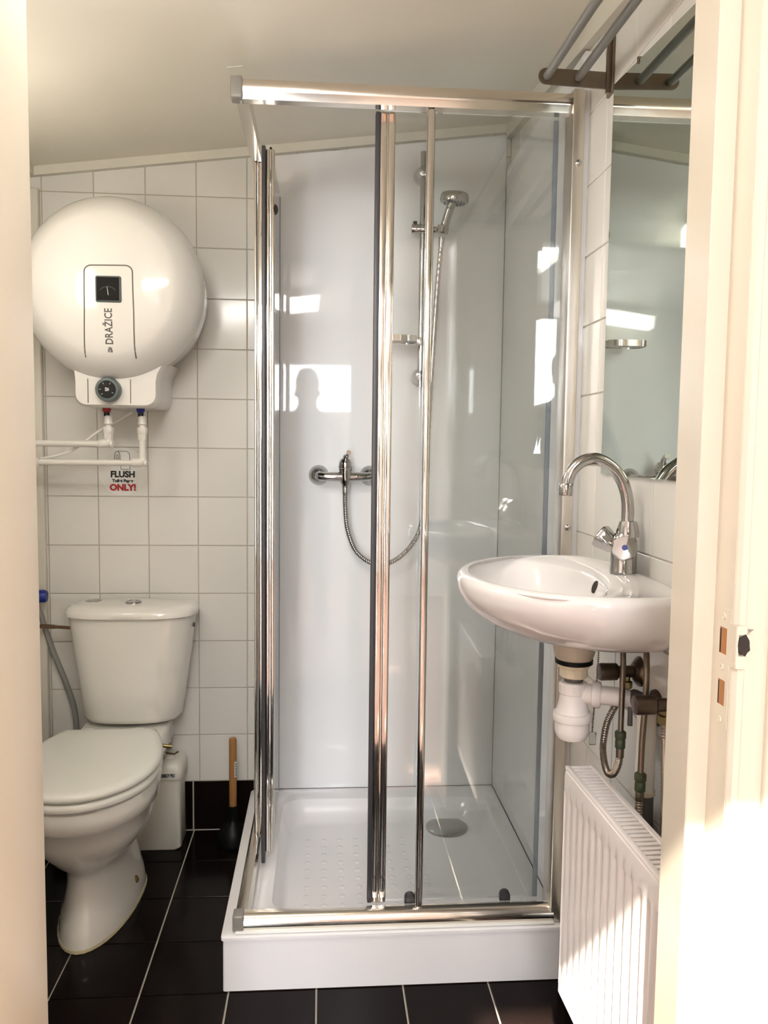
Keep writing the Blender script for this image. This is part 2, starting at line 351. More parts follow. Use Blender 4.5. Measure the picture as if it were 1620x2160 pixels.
# ------------------------------------------------------------------ the setting: hall behind the camera, lit by a skylight, windows and an added glazed opening
HX0, HX1, HY, HZ = -1.5, 1.5, -5.6, 2.42
struct(MB().box((HX0-.1, HY-.1, -.1), (HX1+.1, YF-.12, 0)).build('floor', 'hallfloor', smooth=0))
SX0, SX1, SY0, SY1 = .12, .70, -4.4, -3.31
struct(MB().box((HX0-.1, HY-.1, HZ), (SX0, YF-.12, HZ+.04)).box((SX1, HY-.1, HZ), (HX1+.1, YF-.12, HZ+.04)).box((SX0, HY-.1, HZ), (SX1, SY0, HZ+.04)).box((SX0, SY1, HZ), (SX1, YF-.12, HZ+.04)).build('ceiling', 'hall', smooth=0))
def wall_with_hole(name, fixed, ax, lo, hi, h, hole, th):
    (a0, a1, z0, z1) = hole; b = MB()
    def bx(u0, u1, za, zb):
        if ax == 'x': b.box((u0, fixed, za), (u1, fixed+th, zb))
        else: b.box((fixed, u0, za), (fixed+th, u1, zb))
    bx(lo, a0, 0, h); bx(a1, hi, 0, h); bx(a0, a1, 0, z0); bx(a0, a1, z1, h)
    return struct(b.build(name, 'hall', smooth=0))
GX0, GX1 = -.70, -.05                                     # glazed opening added to brighten the hall, left of the small window
b = MB()
for x0, x1, z0, z1 in ((HX0-.1, GX0, 0, HZ), (GX0, GX1, 2.35, HZ), (GX0, GX1, 0, .05), (GX1, 0, 0, HZ), (0, .75, 0, 1.55), (0, .75, 2.08, HZ), (.75, HX1+.1, 0, HZ)): b.box((x0, HY-.1, z0), (x1, HY, z1))
struct(b.build('wall_hall_back', 'hall', smooth=0))
struct(MB().box((HX0-.1, HY, 0), (HX0, YF-.12, HZ)).build('wall_hall_left', 'hall', smooth=0))
wall_with_hole('wall_hall_right', HX1, 'y', HY, YF-.12, HZ, (-3.05, -2.62, 1.86, 2.12), .1)
def window(n, ax, fixed, a0, a1, z0, z1, bars=1):
    b = MB(); fr = .04; d = .03
    def bx(u0, u1, za, zb, t=d):
        if ax == 'x': b.box((u0, fixed-t, za), (u1, fixed+t, zb))
        elif ax == 'y': b.box((fixed-t, u0, za), (fixed+t, u1, zb))
    bx(a0, a1, z0, z0+fr); bx(a0, a1, z1-fr, z1); bx(a0, a0+fr, z0+fr, z1-fr); bx(a1-fr, a1, z0+fr, z1-fr)
    for i in range(bars): u = a0+(a1-a0)*(i+1)/(bars+1); bx(u-.02, u+.02, z0+fr, z1-fr)
    o = struct(b.build('window_%d' % n, 'frame', smooth=0))
    p = MB()
    if ax == 'x': p.box((a0+fr, fixed-.003, z0+fr), (a1-fr, fixed+.003, z1-fr))
    else: p.box((fixed-.003, a0+fr, z0+fr), (fixed+.003, a1-fr, z1-fr))
    p.build('pane', 'clear', o, smooth=0)
    return o
window(1, 'x', HY-.05, 0, .75, 1.55, 2.08, 0)
window(2, 'x', HY-.05, GX0, GX1, .05, 2.35, 0)  # added opening, sends more sky light through the doorway
w3 = window(3, 'y', HX1+.05, -3.05, -2.62, 1.86, 2.12, 0)
for k in range(4): box('blind_slat', 'plastic', (HX1-.02, -3.05, 2.10-k*.022), (HX1-.006, -2.62, 2.108-k*.022), w3)
portal('window_light', (.375, HY-.1, 1.815), (0, 1, 0), .75, .53)
portal('added_opening_light', ((GX0+GX1)/2, HY-.1, 1.2), (0, 1, 0), GX1-GX0, 2.3)
portal('side_window_light', (HX1+.1, -2.835, 1.99), (-1, 0, 0), .43, .26)
portal('skylight_light', ((SX0+SX1)/2, (SY0+SY1)/2, HZ+.04), (0, 0, -1), SX1-SX0, SY1-SY0)
# the bathroom's own lamp, on the left wall, out of the picture's left edge
lamp = empty('wall_lamp', (XL, -.85, 1.74), 'lit oval opal lamp on the left wall behind the door frame', 'lamp')
MB().box((XL+.0005, -.90, 1.66), (XL+.022, -.80, 1.82), .006).build('base', 'plastic', lamp)
MB().lathe((XL+.075, -.85, 1.63), (0, 0, 1), [(.0, 0), (.035, .012), (.052, .045), (.058, .10), (.055, .15), (.042, .195), (.02, .214), (0, .218)], 28).build('globe', 'globe', lamp)

cl = empty('added_ceiling_lamp', (.17, -1.5, 1.95), 'strip lamp added out of view above the door to brighten the shower interior', 'lamp')  # added lamp, gives the shower interior and ceiling extra light
MB().prism([(x, y, cz(x, y)-.0005) for x, y in ((-.085, -1.55), (.42, -1.55), (.42, -1.45), (-.085, -1.45))], (0, 0, -.035)).build('base', 'plastic', cl, smooth=0)
MB().prism([(x, y, cz(x, y)-.036) for x, y in ((-.075, -1.54), (.41, -1.54), (.41, -1.46), (-.075, -1.46))], (0, 0, -.052)).build('diffuser', 'diffuser', cl, smooth=0)
# ------------------------------------------------------------------ shower tray
tx0, tx1, ty0, ty1, tz = .216, 1.0, -.797, -.0055, .133
def rrect(x0, x1, y0, y1, r, z, n=6):
    pts = []
    for cx, cy, a in ((x1-r, y1-r, 0), (x0+r, y1-r, 90), (x0+r, y0+r, 180), (x1-r, y0+r, 270)):
        for i in range(n+1):
            t = R(a+90*i/n); pts.append((cx+r*cos(t), cy+r*sin(t), z))
    return pts
ix0, ix1, iy0, iy1 = .318, .952, -.70, -.072
tray = MB().loft([rrect(tx0, tx1, ty0, ty1, .006, .0005), rrect(tx0, tx1, ty0, ty1, .006, tz-.012), rrect(tx0-.004, tx1, ty0-.004, ty1, .008, tz-.010),
                  rrect(tx0-.004, tx1, ty0-.004, ty1, .008, tz-.003), rrect(tx0, tx1, ty0, ty1, .008, tz),
                  rrect(ix0-.02, ix1+.015, iy0-.02, iy1+.015, .06, tz), rrect(ix0, ix1, iy0, iy1, .06, tz-.006), rrect(ix0+.02, ix1-.02, iy0+.02, iy1-.02, .06, .062),
                  rrect(ix0+.035, ix1-.035, iy0+.035, iy1-.035, .055, .055), rrect(ix0+.3, ix1-.3, iy0+.3, iy1-.3, .01, .052)]).build('shower_tray', 'acrylic', smooth=50)
tag(tray, 'square white acrylic shower tray on the black tiled floor', 'shower tray')
lathe('drain_cover', 'dchrome', (.832, -.137, .0545), (0, 0, 1), [(.066, 0), (.066, .004), (.06, .008), (.03, .0095), (0, .01)], tray, 40)['label'] = 'round grey chrome drain cover'
dm = MB()
for i in range(8):
    for k in range(11):
        x = .40+i*.047+(k % 2)*.0; y = -.64+k*.044
        if (x-.83)**2+(y+.137)**2 > .011: dm.lathe((x, y, .0525), (0, 0, 1), [(.010, 0), (.008, .0022), (.004, .0034), (0, .0037)], 10)
stuff(dm.build('anti_slip_dimples', 'acrylic', tray))
sl = MB().box((.243, -.797, tz+.0005), (.985, -.783, tz+.007), .003)
sl.build('silicone_bead', 'plastic', tray)

# ------------------------------------------------------------------ shower enclosure
enc = empty('shower_enclosure', (.24, -.785, .134), 'chrome framed corner shower enclosure with sliding glass doors standing on the white tray', 'shower')
zb, zt = .1345, 1.975
def profile(name, m, sect, d, p=enc, lab=None, smooth=30):
    o = MB().prism(sect, d).build(name, m, p, smooth=smooth)
    if lab: o['label'] = lab
    return o
# bottom rails: rounded outer face
def bsect(out):  # (offset outward, z)
    return [(0, zb+.004), (.004, zb+.004), (.006, zb+.012), (.004, zb+.024), (-.002, zb+.033), (-.012, zb+.038), (-.024, zb+.038), (-.030, zb+.032), (-.030, zb+.004)]
profile('bottom_rail', 'satin', [(.262, -.783-a, z) for a, z in bsect(1)], (.722, 0, 0))
profile('bottom_rail', 'satin', [(.244-a, -.755, z) for a, z in bsect(1)], (0, .745, 0))
tsect = [(-.0045, zt), (0, zt+.014), (.001, zt+.016), (.0025, zt+.030), (0, zt+.039), (-.008, zt+.042), (-.024, zt+.042), (-.029, zt+.038), (-.029, zt)]
profile('top_rail', 'satin', [(.262, -.783-a, z) for a, z in tsect], (.722, 0, 0))
profile('top_rail', 'satin', [(.244-a, -.755, z) for a, z in tsect], (0, .745, 0))
for z0, z1 in ((zb+.002, zb+.040), (zt-.002, zt+.043)):
    MB().box((.237, -.791, z0), (.2625, -.7545, z1), .004).build('corner_cap', 'cap', enc)['label'] = 'grey plastic corner cap'
# wall profiles
o = MB().box((.974, -.787, zb), (1.0008, -.725, zt+.05), .003).build('wall_profile', 'profile', enc)
for z in (1.868, 1.068): lathe('screw', 'dchrome', (.989, -.786, z), (0, -1, 0), [(.0075, 0), (.007, .003), (.004, .005), (0, .0055)], o, 16)
MB().box((.246, -.030, zb), (.282, -.0048, zt+.03), .003).build('wall_profile', 'satin', enc)
# fixed panes and their front posts
box('fixed_pane', 'glass', (.668, -.765, zb+.03), (.978, -.759, zt+.01), enc)
MB().box((.6575, -.775, zb+.036), (.6745, -.752, zt), .005).build('fixed_post', 'chrome', enc)
box('fixed_pane', 'glass', (.2655, -.385, zb+.03), (.2705, -.028, zt+.01), enc)
MB().box((.2545, -.395, zb+.036), (.2625, -.372, zt), .003).box((.2645, -.392, zb+.036), (.279, -.372, zt), .003).build('fixed_post', 'chrome', enc)
# front sliding door
fd = box('sliding_door', 'glass', (.565, -.737, zb+.036), (.955, -.731, zt+.006), enc)
MB().box((.5575, -.747, zb+.037), (.5725, -.722, zt), .003).box((.5745, -.747, zb+.037), (.590, -.722, zt), .003).box((.5715, -.742, zb+.037), (.5755, -.726, zt)).build('door_profile', 'chrome', fd)
MB().box((.547, -.745, zb+.036), (.5575, -.724, zt), .002).build('magnetic_seal', 'seal', fd)
MB().box((.946, -.738, zb+.036), (.957, -.730, zt), .002).build('edge_seal', 'greyseal', fd)
for x in (.648, .876):
    b = MB().lathe((x, -.737, zb+.046), (0, -1, 0), [(.0125, 0), (.0125, .012), (.010, .016), (0, .017)], 20).box((x-.0125, -.749, zb+.034), (x+.0125, -.737, zb+.046))
    b.build('roller_cap', 'seal', fd)
# left sliding door, pushed back behind its fixed pane
ld = box('sliding_door', 'glass', (.300, -.485, zb+.036), (.306, -.10, zt+.006), enc)
MB().box((.291, -.490, zb+.037), (.3015, -.466, zt), .003).box((.3035, -.490, zb+.037), (.313, -.466, zt), .003).box((.300, -.486, zb+.037), (.305, -.47, zt)).build('door_profile', 'chrome', ld)
MB().box((.2815, -.502, zb+.012), (.291, -.472, zt+.004), .002).build('magnetic_seal', 'seal', ld)
MB().box((.2985, -.105, zb+.036), (.3075, -.093, zt), .002).build('edge_seal', 'greyseal', ld)
lathe('bumper', 'hole', (.313, -.48, 1.832), (1, 0, 0), [(.013, 0), (.011, .004), (.006, .007), (0, .008)], ld, 16)

# ------------------------------------------------------------------ shower mixer, hose, riser, hand shower, soap dish
mx = empty('shower_mixer', (.506, -.005, 1.152), 'chrome shower mixer with lever on the white shower back panel', 'tap')
for x in (.424, .585):
    lathe('flange', 'dchrome', (x, -.0048, 1.153), (0, -1, 0), [(.032, 0), (.031, .006), (.022, .018), (.014, .026), (.013, .04)], mx, 28)
b = MB().tube([(.424, -.045, 1.153), (.424, -.058, 1.153), (.430, -.068, 1.152), (.445, -.070, 1.151), (.506, -.070, 1.150), (.565, -.070, 1.151), (.579, -.068, 1.152), (.585, -.058, 1.153), (.585, -.045, 1.153)], [.012, .013, .014, .0135, .017, .0135, .014, .013, .012], 16)
b.lathe((.506, -.070, 1.118), (0, 0, 1), [(.010, 0), (.011, .008), (.016, .016), (.0195, .03), (.019, .05), (.0205, .058)], 24)
b.build('body', 'dchrome', mx)
lathe('cap', 'dchrome', (.506, -.070, 1.177), (0, 0, 1), [(.0205, 0), (.0215, .004), (.0205, .016), (.016, .027), (.008, .032), (0, .033)], mx)
tube('lever', 'dchrome', smooth_path([(.505, -.072, 1.20), (.507, -.080, 1.212), (.512, -.100, 1.222), (.514, -.125, 1.226)]), [.009]*12+[.0075]*13, mx)
hs = empty('shower_hose', (.506, -.070, 1.118), 'ribbed metal shower hose hanging in a loop below the shower mixer', 'hose')
path = smooth_path([(.506, -.070, 1.112), (.5065, -.070, 1.06), (.515, -.070, .985), (.545, -.070, .915), (.605, -.070, .878), (.665, -.070, .893), (.718, -.070, .945), (.744, -.072, 1.01), (.752, -.075, 1.12), (.760, -.078, 1.31), (.777, -.082, 1.68), (.7895, -.088, 1.872)], 34)
rr = [.0068+.0011*((i % 3) - 1)*(1 if i % 3 else -1) for i in range(len(path))]
MB().tube(path, rr, 10).build('hose', 'hose', hs)
lathe('nut', 'dchrome', (.506, -.070, 1.096), (0, 0, 1), [(.008, 0), (.0095, .003), (.0095, .022), (.008, .024)], hs, 12)
lathe('nut', 'dchrome', path[-1]-V((.0015, -.001, .03)), (.05, -.04, 1), [(.007, 0), (.0085, .01), (.0095, .034)], hs, 16)
rz = empty('riser_rail', (.735, -.005, 1.44), 'slim vertical chrome riser rail with sliding holder on the shower back panel', 'rail')
tube('bar', 'dchrome', [(.735, -.056, 1.43), (.735, -.056, 2.135)], .0092, rz, 16)
for z in (1.464, 2.075):
    lathe('bracket', 'dchrome', (.735, -.0048, z), (0, -1, 0), [(.024, 0), (.026, .008), (.025, .03), (.021, .052), (.014, .064), (0, .068)], rz, 24)
sl = lathe('slider', 'dchrome', (.700, -.056, 1.906), (1, 0, 0), [(.0, 0), (.0145, .001), (.0155, .003), (.0155, .048), (.012, .052)], rz, 20)
MB().lathe((.712, -.056, 1.921), (0, 0, 1), [(.006, 0), (.0065, .008), (0, .009)], 12).box((.728, -.062, 1.918), (.740, -.05, 1.926)).build('button', 'blackp', sl)
MB().lathe((.748, -.056, 1.904), (1, -.25, 0), [(.008, 0), (.009, .02)], 14).lathe((.792, -.085, 1.892), (.12, -.05, 1), [(.0145, -.004), (.018, -.002), (.018, .018), (.0155, .02)], 20).tube([(.755, -.058, 1.904), (.776, -.068, 1.903)], .010, 12).build('holder', 'dchrome', sl)
hh = empty('hand_shower', (.792, -.085, 1.90), 'chrome hand shower with round head resting in the riser holder', 'shower head')
tube('handle', 'dchrome', smooth_path([(.7915, -.086, 1.89), (.797, -.090, 1.91), (.804, -.102, 1.935), (.810, -.112, 1.956), (.816, -.120, 1.975)]), [.0105]*9+[.0125]*16+[.0135]*8, hh, 16)
ax = V((-.05, .05, -1)).normalized()
lathe('head', 'dchrome', V((.822, -.125, 1.996)), ax, [(.030, 0), (.039, .002), (.042, .007), (.043, .020), (.041, .027), (.036, .029), (0, .029)], hh, 36)
nz = MB(); u = ax.orthogonal().normalized(); v_ = ax.cross(u)
for rad, k in ((.012, 6), (.021, 12), (.030, 18)):
    for i in range(k):
        a = 2*pi*i/k; nz.lathe(V((.822, -.125, 1.996))+ax*.0285+(u*cos(a)+v_*sin(a))*rad, ax, [(.0018, 0), (.0014, .003)], 6)
stuff(nz.build('nozzles', 'darkgrey', hh))
sdh = empty('soap_dish', (.735, -.056, 1.567), 'chrome strap soap holder clamped on the shower riser rail', 'soap dish')
MB().box((.719, -.071, 1.556), (.751, -.041, 1.581), .004).build('clamp', 'chrome', sdh)
band = []
for a in range(0, 33):
    t = 2*pi*a/32; c_, s_ = cos(t), sin(t)
    sx = (abs(c_)**.5)*(1 if c_ > 0 else -1); sy = (abs(s_)**.5)*(1 if s_ > 0 else -1)
    band.append((.655+.062*sx, -.105+.042*sy))
b = MB()
b.loft([[(x*1.0+(x-.655)*k, y+(y+.105)*k, z) for x, y in band[:-1]] for k, z in ((0, 1.559), (0, 1.577), (-.04, 1.577), (-.04, 1.559), (0, 1.559))], False, False)
b.build('strap', 'chrome', sdh)
MB().loft([[(.655+(x-.655)*.96, -.105+(y+.105)*.96, z) for x, y in band[:-1]] for z in (1.561, 1.563)]).build('tray', 'clear', sdh)

# ------------------------------------------------------------------ water heater
HC = V((-.155, 0, 1.675))
DP = [(0, -.312), (.05, -.3112), (.10, -.3085), (.15, -.303), (.183, -.2965), (.197, -.290), (.222, -.266), (.240, -.243), (.250, -.222), (.2545, -.198)]
def dome(r):
    for (r0, y0), (r1, y1) in zip(DP, DP[1:]):
        if r <= r1: return y0+(y1-y0)*(r-r0)/(r1-r0)
    return DP[-1][1]
def conf(off=.0006):
    def f(p): return V((p.x, dome(math.hypot(p.x-HC.x, p.z-HC.z))-off+(p.y-(-.5)), p.z))
    return f
wh = empty('water_heater', (HC.x, 0, 1.42), 'round white electric water heater on the tiled wall above the toilet', 'water heater')
lathe('body', 'heater', (HC.x, -.0005, HC.z), (0, -1, 0), [(.20, 0), (.226, .004), (.238, .02), (.247, .10), (.2515, .17), (.2515, .196)], wh, 96)
MB().lathe((HC.x, 0, HC.z), (0, 1, 0), [(.2525, -.192), (.2545, -.198)]+[(r, y) for r, y in reversed(DP[1:-1])]+[(.02, -.3119), (0, -.312)], 96).build('front_cover', 'heater', wh, smooth=28)
# control housing under the drum: rounded box with concave shoulders
def hring(y, s=1.0, dz=0.0, top=1.475):
    xa, xb, zb_ = -.262-.0, -.030, 1.346
    cx = (xa+xb)/2; xa = cx+(xa-cx)*s; xb = cx+(xb-cx)*s; zb_ += dz; r = .03; pts = []
    pts.append((xa-.012, y, top)); pts.append((xa-.002, y, 1.445)); pts.append((xa, y, 1.42))
    for i in range(7): t = R(180+15*i); pts.append((xa+r+r*cos(t), y, zb_+r+r*sin(t)))
    for i in range(7): t = R(270+15*i); pts.append((xb-r+r*cos(t), y, zb_+r+r*sin(t)))
    pts.append((xb, y, 1.42)); pts.append((xb+.004, y, 1.44)); pts.append((xb+.022, y, top))
    return pts
hb = MB().loft([hring(-.002), hring(-.17), hring(-.212, .99, .001), hring(-.222, .95, .007)]).build('control_housing', 'heater', wh, smooth=35)
for x in (-.222, -.105): box('groove', 'line', (x-.0012, -.2228, 1.357), (x+.0012, -.2215, 1.425), hb)
kb = lathe('control_knob', 'midgrey', (-.163, -.2215, 1.394), (0, -1, 0), [(.034, 0), (.0345, .004), (.0335, .024), (.031, .029), (.024, .030), (0, .030)], wh, 40)
lathe('dial_face', 'blackp', (-.163, -.2518, 1.394), (0, -1, 0), [(.0245, 0), (.0235, .0012), (0, .0014)], kb, 36)
def logo(cx, cz_, s, y, name, m, parent, rot=False, cf=None):
    b = MB()
    def P(u, v):
        u, v = u*s, v*s
        p = V((cx-v, -.5 if cf else y, cz_+u)) if rot else V((cx+u, -.5 if cf else y, cz_+v))
        return cf(p) if cf else p
    def arc(cu, cv, r, a0, a1): return [P(cu+r*cos(R(a)), cv+r*sin(R(a))) for a in range(a0, a1+1, 15)]
    for r in (.62, .36): b.tube([P(-.55, r)]+arc(0, 0, r, -90, 90)[::-1]+[P(-.55, -r)], .11*s, 6)
    b.tube([P(-.55, 0), P(.06, 0)], .10*s, 6); b.tube(arc(0, 0, .95, -42, 42), .11*s, 6)
    return b.build(name, m, parent)
logo(-.1635, 1.394, .0068, -.2534, 'emblem', 'white', kb)
for a in (60, 120, 180, -30, 225): tube('dial_mark', 'white', [(-.163+.016*cos(R(a)), -.2532, 1.394+.016*sin(R(a))), (-.163+.021*cos(R(a)), -.2532, 1.394+.021*sin(R(a)))], .0006, kb, 6)
# raised line of the display field, thermometer and lettering follow the domed cover
pth = [(-.2095, 1.478), (-.204, 1.60), (-.2025, 1.70)]+[(-.184-.0185*cos(R(a)), 1.702+.0165*sin(R(a))) for a in range(0, 91, 15)]+[(-.095+.0185*sin(R(a)), 1.704+.0165*cos(R(a))) for a in range(0, 91, 15)]+[(-.0765, 1.70), (-.0748, 1.60), (-.0765, 1.478)]
dens = []
for p, q in zip(pth, pth[1:]):
    k = max(1, int(math.dist(p, q)/.012))
    dens += [(p[0]+(q[0]-p[0])*i/k, p[1]+(q[1]-p[1])*i/k) for i in range(k)]
dens.append(pth[-1])
MB().tube([conf(.0)(V((x, -.5, z))) for x, z in dens], .0018, 6).build('display_outline', 'line', wh)
th = MB().box((-.1735, -.3165, 1.6215), (-.1055, -.305, 1.6915), .005).build('thermometer', 'midgrey', wh)
box('dial_glass', 'dial', (-.1690, -.3175, 1.6260), (-.1100, -.3163, 1.6870), th, .0005)
sc_ = MB().tube([(-.1395+.022*cos(R(a)), -.3180, 1.646+.016*sin(R(a))) for a in range(20, 161, 14)], .0005, 6)
sc_.build('scale', 'cap', th)
tube('needle', 'white', [(-.1385, -.3182, 1.640), (-.1415, -.3182, 1.662)], [.0011, .0006], th, 6)
text_mesh('DRAŽICE', .0228, (0, 0, 1), (-1.25, 0, 0), (-.1405, -.5, 1.5585), 'lettering', 'print', wh, bold=.0004, conform=conf(.0002), space=1.02)
logo(-.1405, 1.4955, .0085, 0, 'emblem', 'print', wh, True, conf(.0003))
for nm, x, m in (('hot_connector', -.1915, 'red'), ('cold_connector', -.0945, 'blue')):
    lathe(nm, m, (x, -.145, 1.347), (0, 0, -1), [(.0125, 0), (.0125, .006), (.010, .012), (.009, .0125)], wh, 20)['label'] = ('red' if m == 'red' else 'blue')+' collar of the '+nm.split('_')[0]+' water connector'
    lathe('connector_thread', 'blackp', (x, -.145, 1.336), (0, 0, -1), [(.0085, 0), (.0085, .013)], wh, 16)

# ------------------------------------------------------------------ pipes below the heater
def pipe_run(name, label, x, z_el, stub):
    e = empty(name, (x, -.145, z_el), label, 'pipe')
    lathe('fitting', 'pipe', (x, -.145, 1.325), (0, 0, -1), [(.010, 0), (.0115, .003), (.0115, .016), (.013, .019), (.013, .024), (.009, .027), (.009, .037)], e, 16)
    lathe('fitting', 'pipe', (x, -.145, 1.292), (0, 0, -1), [(.0145, 0), (.0155, .004), (.0155, .016), (.014, .018), (.014, .022), (.0125, .036)], e, 8)
    tube('elbow', 'pipe', smooth_path([(x, -.145, z_el+.03), (x, -.145, z_el+.012), (x-.004, -.145, z_el+.003), (x-.03, -.145, z_el)], 5), [.0115]*6+[.013]*9+[.0115], e, 14)
    lathe('elbow_collar', 'pipe', (x+.006, -.145, z_el), (1, 0, 0), [(.012, 0), (.011, .006), (.006, .008)], e, 14)
    if 1.26 > z_el+.03: tube('riser', 'pipe', [(x, -.145, 1.262), (x, -.145, z_el+.02)], .0095, e, 14)
    tube('run', 'pipe', [(x-.02, -.145, z_el), (XL+.002+stub, -.145, z_el)], .0088, e, 14)
    return e
pipe_run('hot_water_pipe', 'upper white plastic pipe running left from the heater\'s red connector', -.187, 1.243, 0)
cp = pipe_run('cold_water_pipe', 'lower white plastic pipe running left from the heater\'s blue connector, then down', -.090, 1.188, .03)
tube('elbow', 'pipe', smooth_path([(-.385, -.145, 1.188), (-.405, -.145, 1.188), (-.413, -.145, 1.180), (-.414, -.145, 1.15)], 5), .0135, cp, 14)
tube('drop', 'pipe', [(-.414, -.145, 1.165), (-.418, -.13, .80)], .0088, cp, 14)
cb = MB().tube(smooth_path([(-.118, -.135, 1.338), (-.16, -.110, 1.318), (-.22, -.11, 1.283), (-.285, -.12, 1.232), (-.335, -.13, 1.208), (-.40, -.12, 1.196), (-.44, -.10, 1.19)]), .0042, 8).build('power_cable', 'pipe')
tag(cb, 'thin white cable slanting from the heater down behind the white pipes', 'cable')
# sticker
st = lathe('wall_sticker', 'sticker', (-.1825, -.0002, 1.1575), (0, -1, 0), [(.0745, 0), (.0742, .0004), (0, .0005)], None, 64)
tag(st, 'round white flush toilet paper only sticker on the wall tiles above the cistern', 'sticker')
sx_ = -.1825
text_mesh('FLUSH', .0262, (1, 0, 0), (0, 0, 1), (sx_, -.0009, 1.1485), 'lettering', 'ink', st, bold=.0012)
text_mesh('Toilet Paper', .0128, (1, 0, 0), (0, 0, 1), (sx_, -.0009, 1.1288), 'lettering', 'ink', st, bold=.0007)
text_mesh('ONLY!', .0270, (1, 0, 0), (0, 0, 1), (sx_, -.0009, 1.1075), 'lettering', 'redink', st, bold=.0014)['label'] = 'red word'
ro = MB()
yv = -.0010
ell = lambda cx, cz_, a, b_: [(cx+a*cos(R(t)), yv, cz_+b_*sin(R(t))) for t in range(0, 361, 20)]
ro.tube(ell(-.1985, 1.203, .0085, .0175), .0008, 5); ro.tube(ell(-.1985, 1.203, .0034, .0072), .0008, 5)
ro.tube([(-.1985, yv, 1.2205), (-.170, yv, 1.2205), (-.163, yv, 1.216), (-.1605, yv, 1.206), (-.1605, yv, 1.164), (-.166, yv, 1.1655), (-.172, yv, 1.1635), (-.179, yv, 1.1655), (-.186, yv, 1.164), (-.188, yv, 1.1655), (-.188, yv, 1.196)], .0008, 5)
ro.build('paper_roll_drawing', 'ink', st)

# ------------------------------------------------------------------ toilet
TX = -.155
toi = empty('toilet', (TX, -.4, 0), 'white ceramic close coupled toilet with closed lid standing left of the shower', 'toilet')
def egg(z, yf, yb, hw, cx=TX, pw=2.0, pb=2.6, ym=None, n=40):
    ym = ym if ym is not None else yf+(yb-yf)*.52; pts = []
    for i in range(n):
        t = 2*pi*i/n; c_, s_ = cos(t), sin(t); e = pw if s_ < 0 else pb
        x = hw*math.copysign(abs(c_)**(2/e), c_); y = (ym-yf if s_ < 0 else yb-ym)*math.copysign(abs(s_)**(2/e), s_)
        pts.append((cx+x, ym+y, z))
    return pts
bowl = MB().loft([egg(.0008, -.637, -.22, .098, ym=-.36), egg(.012, -.637, -.22, .099, ym=-.36), egg(.045, -.622, -.21, .092, ym=-.37), egg(.08, -.608, -.205, .080, ym=-.38), egg(.13, -.598, -.20, .071, ym=-.40), egg(.165, -.597, -.19, .070, ym=-.42),
                  egg(.182, -.605, -.18, .080, ym=-.43), egg(.21, -.640, -.17, .106, ym=-.46, pb=2.2), egg(.25, -.678, -.16, .134, ym=-.48, pb=2.0), egg(.29, -.704, -.15, .152, ym=-.50, pb=1.9), egg(.335, -.722, -.15, .163, ym=-.51, pb=1.8),
                  egg(.341, -.731, -.15, .170, ym=-.51, pb=1.8), egg(.37, -.738, -.15, .1735, ym=-.51, pb=1.8), egg(.392, -.737, -.16, .172, ym=-.51, pb=1.8), egg(.398, -.72, -.18, .161, ym=-.51, pb=1.8)])
bowl.loft([[(TX+dx, y, z) for dx, y in ((-.11*k, -.28), (.11*k, -.28), (.126*k, -.25), (.131*k, -.20), (.131*k, -.06), (.12*k, -.035), (-.12*k, -.035), (-.131*k, -.06), (-.131*k, -.20), (-.126*k, -.25))] for z, k in ((.315, .90), (.325, .96), (.345, 1), (.378, 1), (.392, .97), (.397, .91))])
bowl.build('bowl', 'ceramic', toi, smooth=45)
MB().loft([egg(.0006, -.641, -.215, .102, ym=-.36), egg(.007, -.6395, -.217, .1005, ym=-.36)]).build('sealant_line', 'stain', toi)['label'] = 'yellowed sealant line at the foot'
lathe('floor_bolt', 'brass', (TX+.083, -.393, .052), (1, -.2, .7), [(.011, -.006), (.011, .006), (.009, .009), (.0055, .009), (.0045, .006), (0, .006)], toi, 16)
lathe('floor_bolt', 'brass', (TX-.083, -.393, .052), (-1, -.2, .7), [(.011, -.006), (.011, .006), (.009, .009), (.0055, .009), (.0045, .006), (0, .006)], toi, 16)
def lidring(z, ins=0.0):
    pts = []; yb = -.292-ins; hw = .181-ins; yf = -.748+ins; ym = -.52
    for i in range(29):
        t = -pi+pi*i/28; pts.append((TX+hw*cos(t), ym+(ym-yf)*sin(t), z))
    for i in range(1, 8):
        t = i/8; pts.append((TX+hw-(hw-.131+ins)*(t**1.7), ym+(yb-ym)*t, z))
    pts.append((TX+.129-ins, yb, z)); pts.append((TX-.129+ins, yb, z))
    for i in range(7, 0, -1):
        t = i/8; pts.append((TX-hw+(hw-.131+ins)*(t**1.7), ym+(yb-ym)*t, z))
    return pts
MB().loft([lidring(.400, .010), lidring(.402, .004), lidring(.410, .001), lidring(.418, .004), lidring(.421, .012)]).build('seat', 'seat', toi, smooth=50)
MB().loft([lidring(.4235, .010), lidring(.426, .003), lidring(.433, 0), lidring(.440, .003), lidring(.4445, .010), lidring(.4465, .022), lidring(.449, .08), lidring(.450, .12)]).build('lid', 'seat', toi, smooth=50)
for s_ in (-1, 1): MB().box((TX+s_*.07-.02, -.300, .398), (TX+s_*.07+.02, -.268, .438), .008).build('hinge', 'seat', toi)
tube('hinge_rod', 'brass', [(TX+.115, -.285, .392), (TX+.168, -.285, .385)], .0055, toi)
def cist(z, hw, yf, yb=-.032, cx=-.137, bow=.018, n=30):
    pts = []
    for i in range(n+1):
        t = -1+2*i/n; e = (1-abs(t)**5)
        pts.append((cx+hw*t*(1 if abs(t) < .92 else 1), yb+(yf-yb)*(.50+.50*e**.6)-bow*(1-t*t) if True else 0, z))
    pts += [(cx+hw*.97, yb, z), (cx-hw*.97, yb, z)]
    return pts
